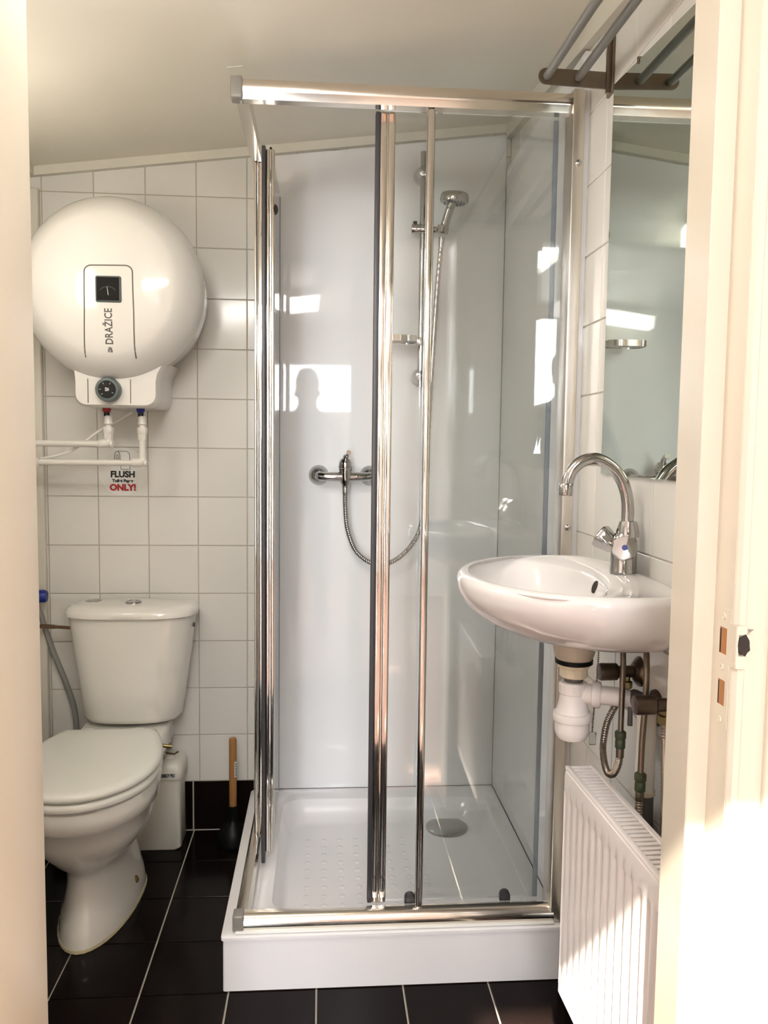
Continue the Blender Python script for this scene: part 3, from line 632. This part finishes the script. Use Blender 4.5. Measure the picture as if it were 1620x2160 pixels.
MB().loft([cist(.408, .125, -.140), cist(.412, .140, -.148), cist(.425, .147, -.154), cist(.50, .157, -.158), cist(.62, .175, -.163), cist(.729, .189, -.167)]).build('cistern', 'ceramic', toi, smooth=50)
MB().loft([cist(.7295, .190, -.172), cist(.733, .1965, -.178), cist(.745, .1965, -.178), cist(.755, .190, -.170), cist(.761, .178, -.157), cist(.7635, .15, -.14), cist(.7645, .10, -.12)]).build('cistern_lid', 'ceramic', toi, smooth=60)
fb = lathe('flush_button', 'dchrome', (-.133, -.095, .7643), (0, 0, 1), [(.024, 0), (.0235, .004), (.020, .0055), (.0195, .0045), (.0, .0048)], toi, 32)
box('button_split', 'darkgrey', (-.124, -.113, .7692), (-.1232, -.077, .7696), fb)
lathe('rosette', 'dchrome', (-.262, -.062, .7590), (-.08, 0, 1), [(.028, 0), (.027, .005), (.018, .008), (0, .0085)], toi, 28)['label'] = 'round chrome rosette on the left of the cistern lid'
lathe('side_plug', 'darkgrey', (.0475, -.105, .698), (1, 0, -.05), [(.007, 0), (.007, .004), (0, .005)], toi, 12)
# water inlet parts beside the cistern
vv = lathe('stop_valve', 'bluevalve', (-.4495, -.05, .776), (1, 0, 0), [(.014, 0), (.0185, .004), (.0195, .02), (.0195, .040), (.016, .0465), (0, .0475)], None, 10)
tag(vv, 'blue plastic stop valve knob on the wall left of the cistern', 'valve')
tag(tube('inlet_pipe', 'copper', smooth_path([(-.448, -.06, .684), (-.40, -.06, .684), (-.326, -.075, .683)]), [.005]*6+[.0065]*5+[.005]*6, None), 'short copper inlet pipe joining the cistern\'s left side', 'pipe')
tag(tube('flexible_hose', 'flex', smooth_path([(-.445, -.032, .76), (-.425, -.03, .70), (-.395, -.027, .60), (-.36, -.024, .50), (-.335, -.022, .41), (-.33, -.022, .30), (-.335, -.022, .05), (-.335, -.022, .0005)]), .0085, None), 'grey flexible hose slanting down behind the cistern', 'hose')

# ------------------------------------------------------------------ macerator box behind the toilet
mc = empty('macerator', (-.15, -.07, 0), 'off-white plastic macerator box on the floor between toilet and back wall', 'macerator')
def mring(z, x0, x1, y0, y1, r=.02): return rrect(x0, x1, y0, y1, r, z, 5)
MB().loft([mring(.0006, -.300, .004, -.128, -.016), mring(.006, -.304, .008, -.132, -.014), mring(.18, -.300, .006, -.126, -.014), mring(.222, -.300, .006, -.125, -.014)]).build('tank', 'macer', mc, smooth=45)
lid = MB().loft([mring(.2215, -.306, .012, -.132, -.012), mring(.225, -.308, .014, -.134, -.012), mring(.258, -.306, .012, -.131, -.012), mring(.272, -.297, .002, -.121, -.014), mring(.2765, -.285, -.012, -.108, -.02)]).build('cover', 'macer', mc, smooth=50)
box('label_strip', 'white', (-.150, -.1350, .2288), (-.004, -.1332, .2455), lid)
text_mesh('SANIBROY PRO', .0150, (.46, 0, 0), (0, 0, 1), (-.007, -.1353, .2370), 'lettering', 'ink', lid, bold=.0007, align='RIGHT')
tube('inlet_elbow', 'plastic', smooth_path([(-.065, -.075, .27), (-.062, -.078, .30), (-.048, -.09, .335), (-.045, -.12, .36)]), [.019]*16+[.021]*9, mc, 16)
tube('clip', 'copper', [(-.050, -.075, .288), (-.018, -.078, .284), (-.006, -.080, .292)], .0028, mc, 8)
lathe('knob', 'macer', (-.035, -.085, .268), (0, 0, 1), [(.016, 0), (.017, .006), (.014, .014), (0, .015)], mc, 16)

# ------------------------------------------------------------------ plunger
pl = empty('plunger', (.164, -.10, 0), 'black rubber plunger with wooden handle on the floor beside the shower tray', 'plunger')
lathe('cup', 'rubber', (.164, -.10, .0006), (0, 0, 1), [(.049, 0), (.052, .004), (.052, .012), (.047, .035), (.035, .058), (.018, .072), (.0145, .085), (.0145, .122), (.012, .124)], pl, 32)
hd = lathe('handle', 'wood', (.164, -.10, .118), (0, 0, 1), [(.0105, 0), (.0115, .004), (.0118, .214), (.0105, .2215), (.007, .2235), (0, .224)], pl, 20)
lb = MB().loft([[(.164+.0120*cos(R(a)), -.10+.0120*sin(R(a)), z) for z in (.218, .268)] for a in range(-60, 41, 10)], False, False, closed=False).build('price_label', 'white', hd)
br = MB()
for k in range(6): z = .223+k*.007; br.loft([[(.164+.0122*cos(R(a)), -.10+.0122*sin(R(a)), zz) for zz in (z, z+.003)] for a in range(-50, -4, 10)], False, False, closed=False)
stuff(br.build('label_print', 'print', hd))

# ------------------------------------------------------------------ towel rack and mirror
tr = empty('towel_rack', (1.014, -.90, 2.0), 'grey metal towel rack of two bars on the right wall above the mirror', 'towel rack')
AY = -.9144
b = MB()
arm = [(.878-.0155*cos(R(a)), 1.9905+.0155*sin(R(a))) for a in range(-90, 91, 15)]
b.prism([(x, AY, z) for x, z in arm]+[(1.006, AY, 2.003), (1.006, AY, 1.9705)], (0, .004, 0))
b.build('arm', 'steel', tr, smooth=30)
wp = MB().box((1.0095, -.925, 1.960), (1.0148, -.893, 2.080), .0015).box((1.001, -.917, 1.962), (1.0105, -.9105, 2.07)).build('wall_plate', 'steel', tr)
for z in (2.052, 1.972): lathe('screw', 'hole', (1.0097, -.902, z), (-1, 0, 0), [(.004, 0), (.003, .002), (0, .0022)], wp, 10)
for x in (.880, .944): tube('bar', 'bar', [(x, AY-.001, 1.990), (x, -1.56, 1.970)], .0085, tr, 16)
b = MB(); b.prism([(x, -1.56, z-.02) for x, z in arm]+[(1.006, -1.56, 1.983), (1.006, -1.56, 1.9505)], (0, .004, 0)); b.build('arm', 'steel', tr, smooth=30)
MB().box((1.0095, -1.572, 1.940), (1.0148, -1.54, 2.055), .0015).box((1.001, -1.563, 1.945), (1.0105, -1.556, 2.05)).build('wall_plate', 'steel', tr)
mr = empty('mirror', (1.014, -1.25, 1.196), 'frameless greenish wall mirror on the right wall above the washbasin', 'mirror')
mp_ = [(-.942, 1.1955), (-1.585, 1.1955), (-1.585, 1.9125), (-.942, 1.967)]
MB().prism([(1.0092, y, z) for y, z in mp_], (.0054, 0, 0)).build('backing', 'greyseal', mr, smooth=0)
MB().prism([(1.0078, y, z) for y, z in mp_], (.0012, 0, 0)).build('glass', 'mirror', mr, smooth=0)
MB().box((1.0055, -1.073, 1.950), (1.0148, -1.067, 1.962), .001).build('clip', 'steel', mr)
MB().box((1.0035, -1.068, 1.191), (1.0148, -1.053, 1.2), .001).build('clip', 'dchrome', mr)

# ------------------------------------------------------------------ washbasin
BY = -1.172; BT = -1.14
wbn = empty('washbasin', (XR, BY, .893), 'small white ceramic washbasin on the right wall under the mirror', 'washbasin')
def Dout(sp=1.0, sq=1.0, n=96):
    """D-shaped outline seen from above: p away from the wall, q along it"""
    out = []
    for i in range(n):
        t = 2*pi*i/n; c_, s_ = cos(t), sin(t)              # t = 0 towards the room
        dq = math.copysign(abs(s_), s_)*.252
        p_ = .115+((.222*abs(c_)) if c_ > 0 else -.1148*abs(c_)**(2/6))
        out.append((p_*sp, dq*sq))
    return out
def ring(pts, z, cp=0., zs=None): return [(XR-p_-cp, BY+q, z if zs is None else zs(p_, q)) for p_, q in pts]
def inset(pts, d, c=(.15, 0)):
    o = []
    for p_, q in pts:
        L = math.hypot(p_-c[0], q-c[1]); k = max(0, L-d)/L; o.append((c[0]+(p_-c[0])*k, c[1]+(q-c[1])*k))
    return o
def bowlring(k, pc=.195, z=1.0):                              # inner bowl ellipse, deck left free at the back
    o = []
    for i in range(96):
        t = 2*pi*i/96; c_, s_ = cos(t), sin(t)
        o.append((pc+(.118 if c_ > 0 else .098)*c_*k, .222*s_*k))
    return o
D = Dout()
rings = []
for a in (88, 82, 74, 66, 58, 50, 42, 34, 26, 18, 10, 4):
    ca, sa = cos(R(a)), sin(R(a)); rings.append(ring([(p_*ca**.62, q*ca**.78) for p_, q in D], 1.004-.103*sa**1.1))
rings += [ring(D, 1.004), ring(inset(D, -.001), 1.012), ring(inset(D, .003), 1.020), ring(inset(D, .010), 1.0245), ring(inset(D, .019), 1.0235),
         ring(bowlring(1.03), 1.0185), ring(bowlring(1.0), 1.0135), ring(bowlring(.95), 1.000), ring(bowlring(.87, .192), .975), ring(bowlring(.74, .187), .950), ring(bowlring(.52, .175), .930), ring(bowlring(.26, .155), .920), ring(bowlring(.13, .135), .917)]
MB().loft(rings, True, True).build('basin', 'basin', wbn, smooth=60)
lathe('waste_grid', 'dchrome', (XR-.115, BT, .9165), (0, 0, 1), [(.022, 0), (.022, .003), (.016, .004), (0, .002)], wbn, 24)
lathe('overflow_hole', 'hole', (XR-.098, BY-.03, 1.003), (-1, 0, .35), [(.0115, -.012), (.0115, .0045), (.0105, .0052), (0, .0053)], wbn, 20)
# tap
tp = empty('basin_tap', (.972, -1.152, 1.0245), 'chrome two-handle swan neck tap on the washbasin', 'tap')
tx, ty, z0 = .980, -1.158, 1.0225
lathe('body', 'dchrome', (tx, ty, z0), (0, 0, 1), [(.0245, 0), (.0250, .003), (.0240, .006), (.0232, .03), (.0225, .055), (.020, .066), (.0165, .072)], tp, 32)
MB().lathe((tx+.006, ty, z0+.066), (0, 0, 1), [(.0205, 0), (.0205, .010), (.0165, .024), (.0155, .028), (.0120, .029)], 28).build('collar', 'dchrome', tp)
sp = smooth_path([(.984, ty, 1.110), (.9835, ty, 1.150), (.974, ty, 1.185), (.954, ty, 1.212), (.925, ty, 1.2275), (.897, ty, 1.2225), (.878, ty, 1.204), (.8705, ty, 1.180), (.869, ty, 1.172)], 8)
tube('spout', 'dchrome', sp, .0112, tp, 20)
lathe('aerator', 'dchrome', (.8695, ty, 1.184), (-.04, 0, -1), [(.0112, 0), (.0128, .002), (.0128, .020), (.0118, .022), (.0, .021)], tp, 24)
def handle(ax, colr, start, lab):
    ax = V(ax).normalized(); s0 = V((tx, ty, z0+.036))
    b = MB(); u = ax.orthogonal().normalized(); v_ = ax.cross(u)
    prof = [(.011, start), (.0115, start+.004), (.0165, start+.012), (.0225, start+.034), (.0232, start+.040), (.0215, start+.0435), (.001, start+.045)]
    rg = []
    for r_, d in prof:
        rg.append([s0+ax*d+(u*cos(2*pi*j/48)+v_*sin(2*pi*j/48))*r_*(1-(.085*(.5+.5*cos(6*2*pi*j/48)) if .012 < r_ else 0)) for j in range(48)])
    b.loft(rg); h = b.build('handle', 'dchrome', tp, smooth=50); h['label'] = lab
    lathe('stem', 'dchrome', s0, ax, [(.0125, 0), (.0105, start+.002)], h, 20)
    lathe('marker', colr, s0+ax*(start+.0445), ax, [(.0052, 0), (.005, .0012), (0, .0014)], h, 18)
handle((-.30, -.86, .30), 'blue', .004, 'chrome cold handle with blue dot')
handle((-.66, .52, .54), 'red', .012, 'chrome hot handle turned away from the door')

# ------------------------------------------------------------------ trap and waste under the basin
TXx, TY = .900, BT
tpz = empty('bottle_trap', (TXx, TY, .71), 'white plastic bottle trap hanging under the washbasin', 'trap')
L = lambda nm, m, pr, n=32: MB().lathe((TXx, TY, 0), (0, 0, 1), pr, n).build(nm, m, tpz, smooth=24)
L('waste_cup', 'beige', [(.0395, .8925), (.0385, .878), (.034, .864), (.0325, .860)])['label'] = 'beige waste cup'
L('rubber_ring', 'rubber', [(.031, .861), (.0345, .860), (.0345, .853), (.031, .851)])
L('nut', 'ivory', [(.031, .851), (.029, .846), (.0255, .843), (.0255, .828), (.023, .826)], 12)
L('tailpipe', 'greypipe', [(.0175, .830), (.0175, .806)])
L('nut', 'trap', [(.0175, .818), (.0245, .817), (.0265, .813), (.0265, .797), (.025, .795)], 14)
L('bottle_neck', 'trap', [(.0245, .7955), (.0250, .785), (.0275, .772), (.0305, .7605), (.0352, .7595), (.0360, .757), (.0360, .7475), (.0352, .7455), (.032, .7450)])
L('bottle_cup', 'trap', [(.0320, .7455), (.0318, .727), (.0300, .718), (.0255, .711), (.017, .7075), (0, .7065)], 20)
d = V((.98, -.42, 0)).normalized(); p0 = V((TXx, TY, .797))
MB().lathe(p0+d*.015, d, [(.0185, 0), (.0185, .022)], 20).build('outlet', 'trap', tpz)
MB().lathe(p0+d*.034, d, [(.0215, 0), (.0245, .002), (.0245, .013), (.0225, .016)], 12).build('nut', 'trap', tpz)
tube('outlet_arm', 'trap', smooth_path([p0+d*.045, p0+d*.075, p0+d*.10+V((0, 0, -.003)), p0+d*.118+V((0, 0, -.014)), p0+d*.127+V((0, 0, -.032))], 6), [.0172]*13+[.0165]*6+[.012]*5+[.006], tpz, 18)
wp_ = empty('waste_pipe', (.99, -1.23, .79), 'dark grey waste pipe entering the wall right of the bottle trap', 'pipe')
tube('pipe', 'greypipe', [p0+d*.108+V((0, .004, 0)), V((1.0145, -1.232, .796))], .0165, wp_, 18)
lathe('rosette', 'bronze', (1.0148, -1.245, .800), (-1, 0, 0), [(.032, 0), (.031, .004), (.020, .012), (.017, .014)], wp_, 24)
tube('clip_tail', 'greypipe', [(.988, -1.195, .785), (.988, -1.196, .752)], .0048, wp_, 8)
# white down pipe
dp = empty('down_pipe', (.988, -1.262, .0), 'white vertical pipe on the right wall behind the radiator', 'pipe')
tube('pipe', 'pipe', [(.991, -1.262, .80), (.991, -1.262, .655)], .0165, dp, 20)
lathe('collar', 'ivory', (.991, -1.262, .662), (0, 0, -1), [(.0185, 0), (.0185, .006), (.017, .008)], dp, 20)
tube('lower_pipe', 'greypipe', [(.993, -1.262, .656), (.993, -1.262, .0005)], .0145, dp, 16)
# angle valves, tap tails and braided hoses
def valve(name, label, y, z):
    e = empty(name, (1.0148, y, z), label, 'valve')
    lathe('rosette', 'bronze', (1.0148, y, z), (-1, 0, 0), [(.028, 0), (.027, .003), (.016, .012), (.013, .014)], e, 24)
    lathe('body', 'bronze', (1.005, y, z), (-1, 0, 0), [(.011, 0), (.011, .03), (.0155, .034), (.0160, .062), (.015, .066), (0, .067)], e, 20)
    lathe('outlet_nut', 'brass', (.990, y, z-.008), (0, 0, -1), [(.0075, 0), (.0075, .008), (.0115, .010), (.0115, .022), (.008, .025)], e, 6)
    return e
valve('angle_valve', 'tarnished angle valve under the washbasin, behind the trap', -1.165, .842)
valve('angle_valve', 'tarnished angle valve under the washbasin, nearest the door frame', -1.335, .835)
def supply(name, label, tail, loop, fit):
    e = empty(name, fit, label, 'hose')
    tube('tail_pipe', 'steel', smooth_path(tail, 5), .0052, e, 10)
    lathe('fitting', 'verdigris', V(fit)+V((0, 0, .006)), (0, 0, -1), [(.007, 0), (.0105, .003), (.0105, .012), (.0085, .015), (.0095, .018), (.0095, .030), (.008, .032)], e, 8)
    lathe('ferrule', 'steel', V(fit)+V((0, 0, -.026)), (0, 0, -1), [(.0068, 0), (.0072, .002), (.0072, .016), (.0062, .017)], e, 14)
    pts = smooth_path(loop, 20)
    MB().tube(pts, [.0062+(.0006 if i % 2 else -.0004) for i in range(len(pts))], 10).build('braided_hose', 'braid', e)
    return e
supply('tap_supply_hose', 'braided supply hose looping low below the trap arm, with green fitting', [(.982, -1.15, 1.0), (.980, -1.165, .93), (.974, -1.19, .86), (.968, -1.205, .78), (.966, -1.21, .74)],
       [(.966, -1.21, .712), (.965, -1.208, .688), (.962, -1.195, .664), (.960, -1.172, .655), (.960, -1.150, .668), (.962, -1.136, .695), (.968, -1.138, .74), (.980, -1.152, .78), (.990, -1.164, .81)], (.966, -1.21, .742))
supply('tap_supply_hose', 'braided supply hose hanging in the longest loop beside the door frame', [(.986, -1.158, 1.0), (.990, -1.215, .955), (.985, -1.262, .91), (.978, -1.285, .84), (.972, -1.292, .76), (.970, -1.295, .70)],
       [(.970, -1.295, .672), (.969, -1.297, .63), (.969, -1.31, .583), (.972, -1.335, .560), (.975, -1.362, .574), (.978, -1.375, .63), (.982, -1.365, .70), (.988, -1.345, .76), (.990, -1.336, .805)], (.970, -1.295, .70))
# plug chain
pc = empty('plug_chain', (.935, -1.155, .892), 'bead chain with clear plastic tag dangling under the washbasin', 'chain')
b = MB()
for i in range(44):
    t = i/43; c0 = V((.9400-.006*t+.001*sin(t*5), -1.157, .893-.165*t)); bm = bmesh.new(); bmesh.ops.create_icosphere(bm, subdivisions=1, radius=.0019)
    for v in bm.verts: v.co += c0
    b.take(bm)
stuff(b.build('beads', 'bronze', pc))
MB().box((.9275, -1.160, .703), (.9405, -1.154, .727), .002).build('tag', 'clear', pc)

# ------------------------------------------------------------------ radiator
RX, RY0, RY1, RZ0, RZ1 = .882, -1.600, -1.150, .225, .658
rd = empty('radiator', (RX, RY1, RZ0), 'white ribbed panel radiator on the right wall under the washbasin', 'radiator')
b = MB(); nfl = 14; prof = []
y = RY1-.004; pitch = (RY1-RY0-.03)/nfl
ys = [(RY1, .012, 0), (RY1-.004, .003, 0), (RY1-.012, 0.0, 0)]
for i in range(nfl):
    a = RY1-.014-i*pitch
    ys += [(a-pitch*f, 0, dx) for f, dx in ((0, .0075), (.10, .0045), (.24, .0016), (.42, .0002), (.58, 0), (.76, .0012), (.90, .0042))]
ys += [(RY1-.014-nfl*pitch, 0, .0075), (RY0+.012, 0, .001), (RY0+.004, .003, 0), (RY0, .012, 0)]
def rrow(z, k, base=0.0): return [(RX+base+bx+rx*k, yy, z) for yy, bx, rx in ys]
rows = [rrow(RZ0, 0, .006), rrow(RZ0+.006, 0), rrow(RZ0+.024, 0), rrow(RZ0+.034, 1), rrow(RZ1-.046, 1), rrow(RZ1-.038, 0), rrow(RZ1-.012, 0), rrow(RZ1-.003, 0, .002), rrow(RZ1, 0, .007)]
b.loft(rows, False, False, closed=False)
b.loft([[(RX+.016, RY1, z), (RX+.016, RY0, z), (RX+.020, RY0, z), (RX+.020, RY1, z)] for z in (RZ0+.001, RZ1-.001)])
fp = b.build('front_panel', 'rad', rd, smooth=40)
MB().box((RX+.048, RY0, RZ0), (RX+.056, RY1, RZ1), .003).build('rear_panel', 'rad', rd)
for y0, y1 in ((RY0-.001, RY0+.003), (RY1-.003, RY1+.001)): box('side_panel', 'rad', (RX+.010, y0, RZ0+.01), (RX+.058, y1, RZ1+.002), rd, .001)
tg = MB().box((RX+.004, RY0, RZ1-.004), (RX+.0135, RY1, RZ1+.004), .002).box((RX+.0495, RY0, RZ1-.004), (RX+.060, RY1, RZ1+.004), .002).build('top_grille', 'rad', rd)
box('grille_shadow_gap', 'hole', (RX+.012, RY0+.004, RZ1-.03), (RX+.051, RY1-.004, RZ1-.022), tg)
n = 34
for i in range(n):
    y = RY1-.006-i*(RY1-RY0-.012)/(n-1)
    box('grille_slat', 'rad', (RX+.0125, y-.0043, RZ1-.003), (RX+.0505, y+.0043, RZ1+.0028), tg, .001) if i else box('grille_slat', 'rad', (RX+.0125, y-.003, RZ1-.003), (RX+.0505, y+.005, RZ1+.0028), tg, .001)
for y in (RY0+.08, RY1-.08):
    box('wall_bracket', 'rad', (RX+.054, y-.015, RZ0+.05), (1.0148, y+.015, RZ1-.05), rd)

rd.rotation_euler.z = .028

# ------------------------------------------------------------------ painted-over patch on the ceiling
pt = MB(); cx, cy = .240, -.70
pt.loft([[(cx+dx, cy+dy, cz(cx+dx, cy+dy)+z) for dx, dy in ((-.018, -.012), (.016, -.014), (.018, .012), (-.016, .013))] for z in (.001, -.0008)])
tag(pt.build('ceiling_patch', 'ceil'), 'small painted-over filler patch on the cream ceiling above the shower corner', 'patch')

# ------------------------------------------------------------------ the photographer, seen only as a reflection in the shower's back panel
pe = empty('person', (.33, -3.08, 0), 'person in dark jacket holding up a phone, reflected in the shower back panel', 'person')
PX, PY = .33, -3.08
def skin_body():
    J = {'pel': (0, 0, .93, .125), 'waist': (0, 0, 1.08, .125), 'chest': (0, .01, 1.28, .145), 'ush': (0, 0, 1.42, .10), 'neck': (0, .01, 1.50, .055), 'skull': (0, .02, 1.60, .075)}
    E = [('pel', 'waist'), ('waist', 'chest'), ('chest', 'ush'), ('ush', 'neck'), ('neck', 'skull')]
    for s_, k in ((-1, 'l'), (1, 'r')):
        J.update({'sh'+k: (s_*.17, 0, 1.41, .062), 'el'+k: (s_*.23, .10, 1.17, .045), 'wr'+k: (s_*.085, .36, 1.21, .030), 'pa'+k: (s_*.075, .425, 1.225, .032),
                  'hip'+k: (s_*.09, 0, .88, .095), 'kn'+k: (s_*.10, .01, .48, .062), 'an'+k: (s_*.10, -.01, .09, .042), 'to'+k: (s_*.115, .15, .045, .040)})
        E += [('ush', 'sh'+k), ('sh'+k, 'el'+k), ('el'+k, 'wr'+k), ('wr'+k, 'pa'+k), ('pel', 'hip'+k), ('hip'+k, 'kn'+k), ('kn'+k, 'an'+k), ('an'+k, 'to'+k)]
    nm = list(J); me = bpy.data.meshes.new('body'); me.from_pydata([J[n_][:3] for n_ in nm], [(nm.index(a), nm.index(b_)) for a, b_ in E], [])
    o = bpy.data.objects.new('body', me); COL.objects.link(o); o.parent = pe
    sk = o.modifiers.new('skin', 'SKIN'); sv = me.skin_vertices[0].data
    for i, n_ in enumerate(nm): sv[i].radius = (J[n_][3],)*2
    sv[0].use_root = True
    o.modifiers.new('subdivision', 'SUBSURF').levels = 2; o.modifiers['subdivision'].render_levels = 2
    me.materials.append(M['cloth']); return o
bd = skin_body()
hp = [(.030, 1.505), (.055, 1.525), (.070, 1.56), (.077, 1.61), (.078, 1.65), (.070, 1.69), (.045, 1.72), (0, 1.73)]
hb = MB().loft([[(PX+r_*cos(2*pi*j/24), PY+.03+r_*1.18*sin(2*pi*j/24), z) for j in range(24)] for r_, z in [(max(a, .002), b_) for a, b_ in hp]])
hb.lathe((PX, PY+.112, 1.60), (0, 1, -.3), [(.014, 0), (.008, .018), (0, .024)], 10)
for s_ in (-1, 1): hb.lathe((PX+s_*.072, PY+.03, 1.60), (s_, -.3, 0), [(.022, 0), (.026, .008), (.018, .014), (0, .012)], 12)
hb.build('head', 'skin', pe)
for s_ in (-1, 1): lathe('eye', 'white', (PX+s_*.031, PY+.103, 1.628), (0, 1, 0), [(.011, 0), (.008, .007), (0, .009)], pe, 12)
MB().box((PX-.022, PY+.108, 1.558), (PX+.022, PY+.118, 1.567), .004).build('mouth', 'red', pe)
MB().loft([[(PX+r_*cos(2*pi*j/24), PY+.02+r_*1.2*sin(2*pi*j/24)-.008, z+(.02 if sin(2*pi*j/24) > .3 else -.03 if sin(2*pi*j/24) < -.3 and z < 1.68 else 0)) for j in range(24)] for r_, z in ((.080, 1.645), (.084, 1.67), (.080, 1.70), (.062, 1.735), (.03, 1.755), (.002, 1.76))]).build('hair', 'hair', pe)
for s_ in (-1, 1):
    b = MB()
    for i, (ln, dz) in enumerate(((.062, .030), (.070, .012), (.066, -.006), (.052, -.022))):
        b.tube(smooth_path([(PX+s_*.080, PY+.425, 1.228+dz), (PX+s_*.082, PY+.450, 1.230+dz), (PX+s_*.072, PY+.4685, 1.231+dz), (PX+s_*(.072-ln*.4), PY+.4695, 1.231+dz)], 4), [.0085]*9+[.007]*4, 8)
    b.tube(smooth_path([(PX+s_*.070, PY+.42, 1.245), (PX+s_*.060, PY+.433, 1.262), (PX+s_*.045, PY+.443, 1.268)], 4), .009, 8)
    b.build('fingers', 'skin', pe)
ph = MB().box((.36-.075, -2.622, 1.195), (.36+.090, -2.614, 1.268), .004).build('phone', 'blackp')
tag(ph, 'dark phone held up in both hands of the reflected person', 'phone')
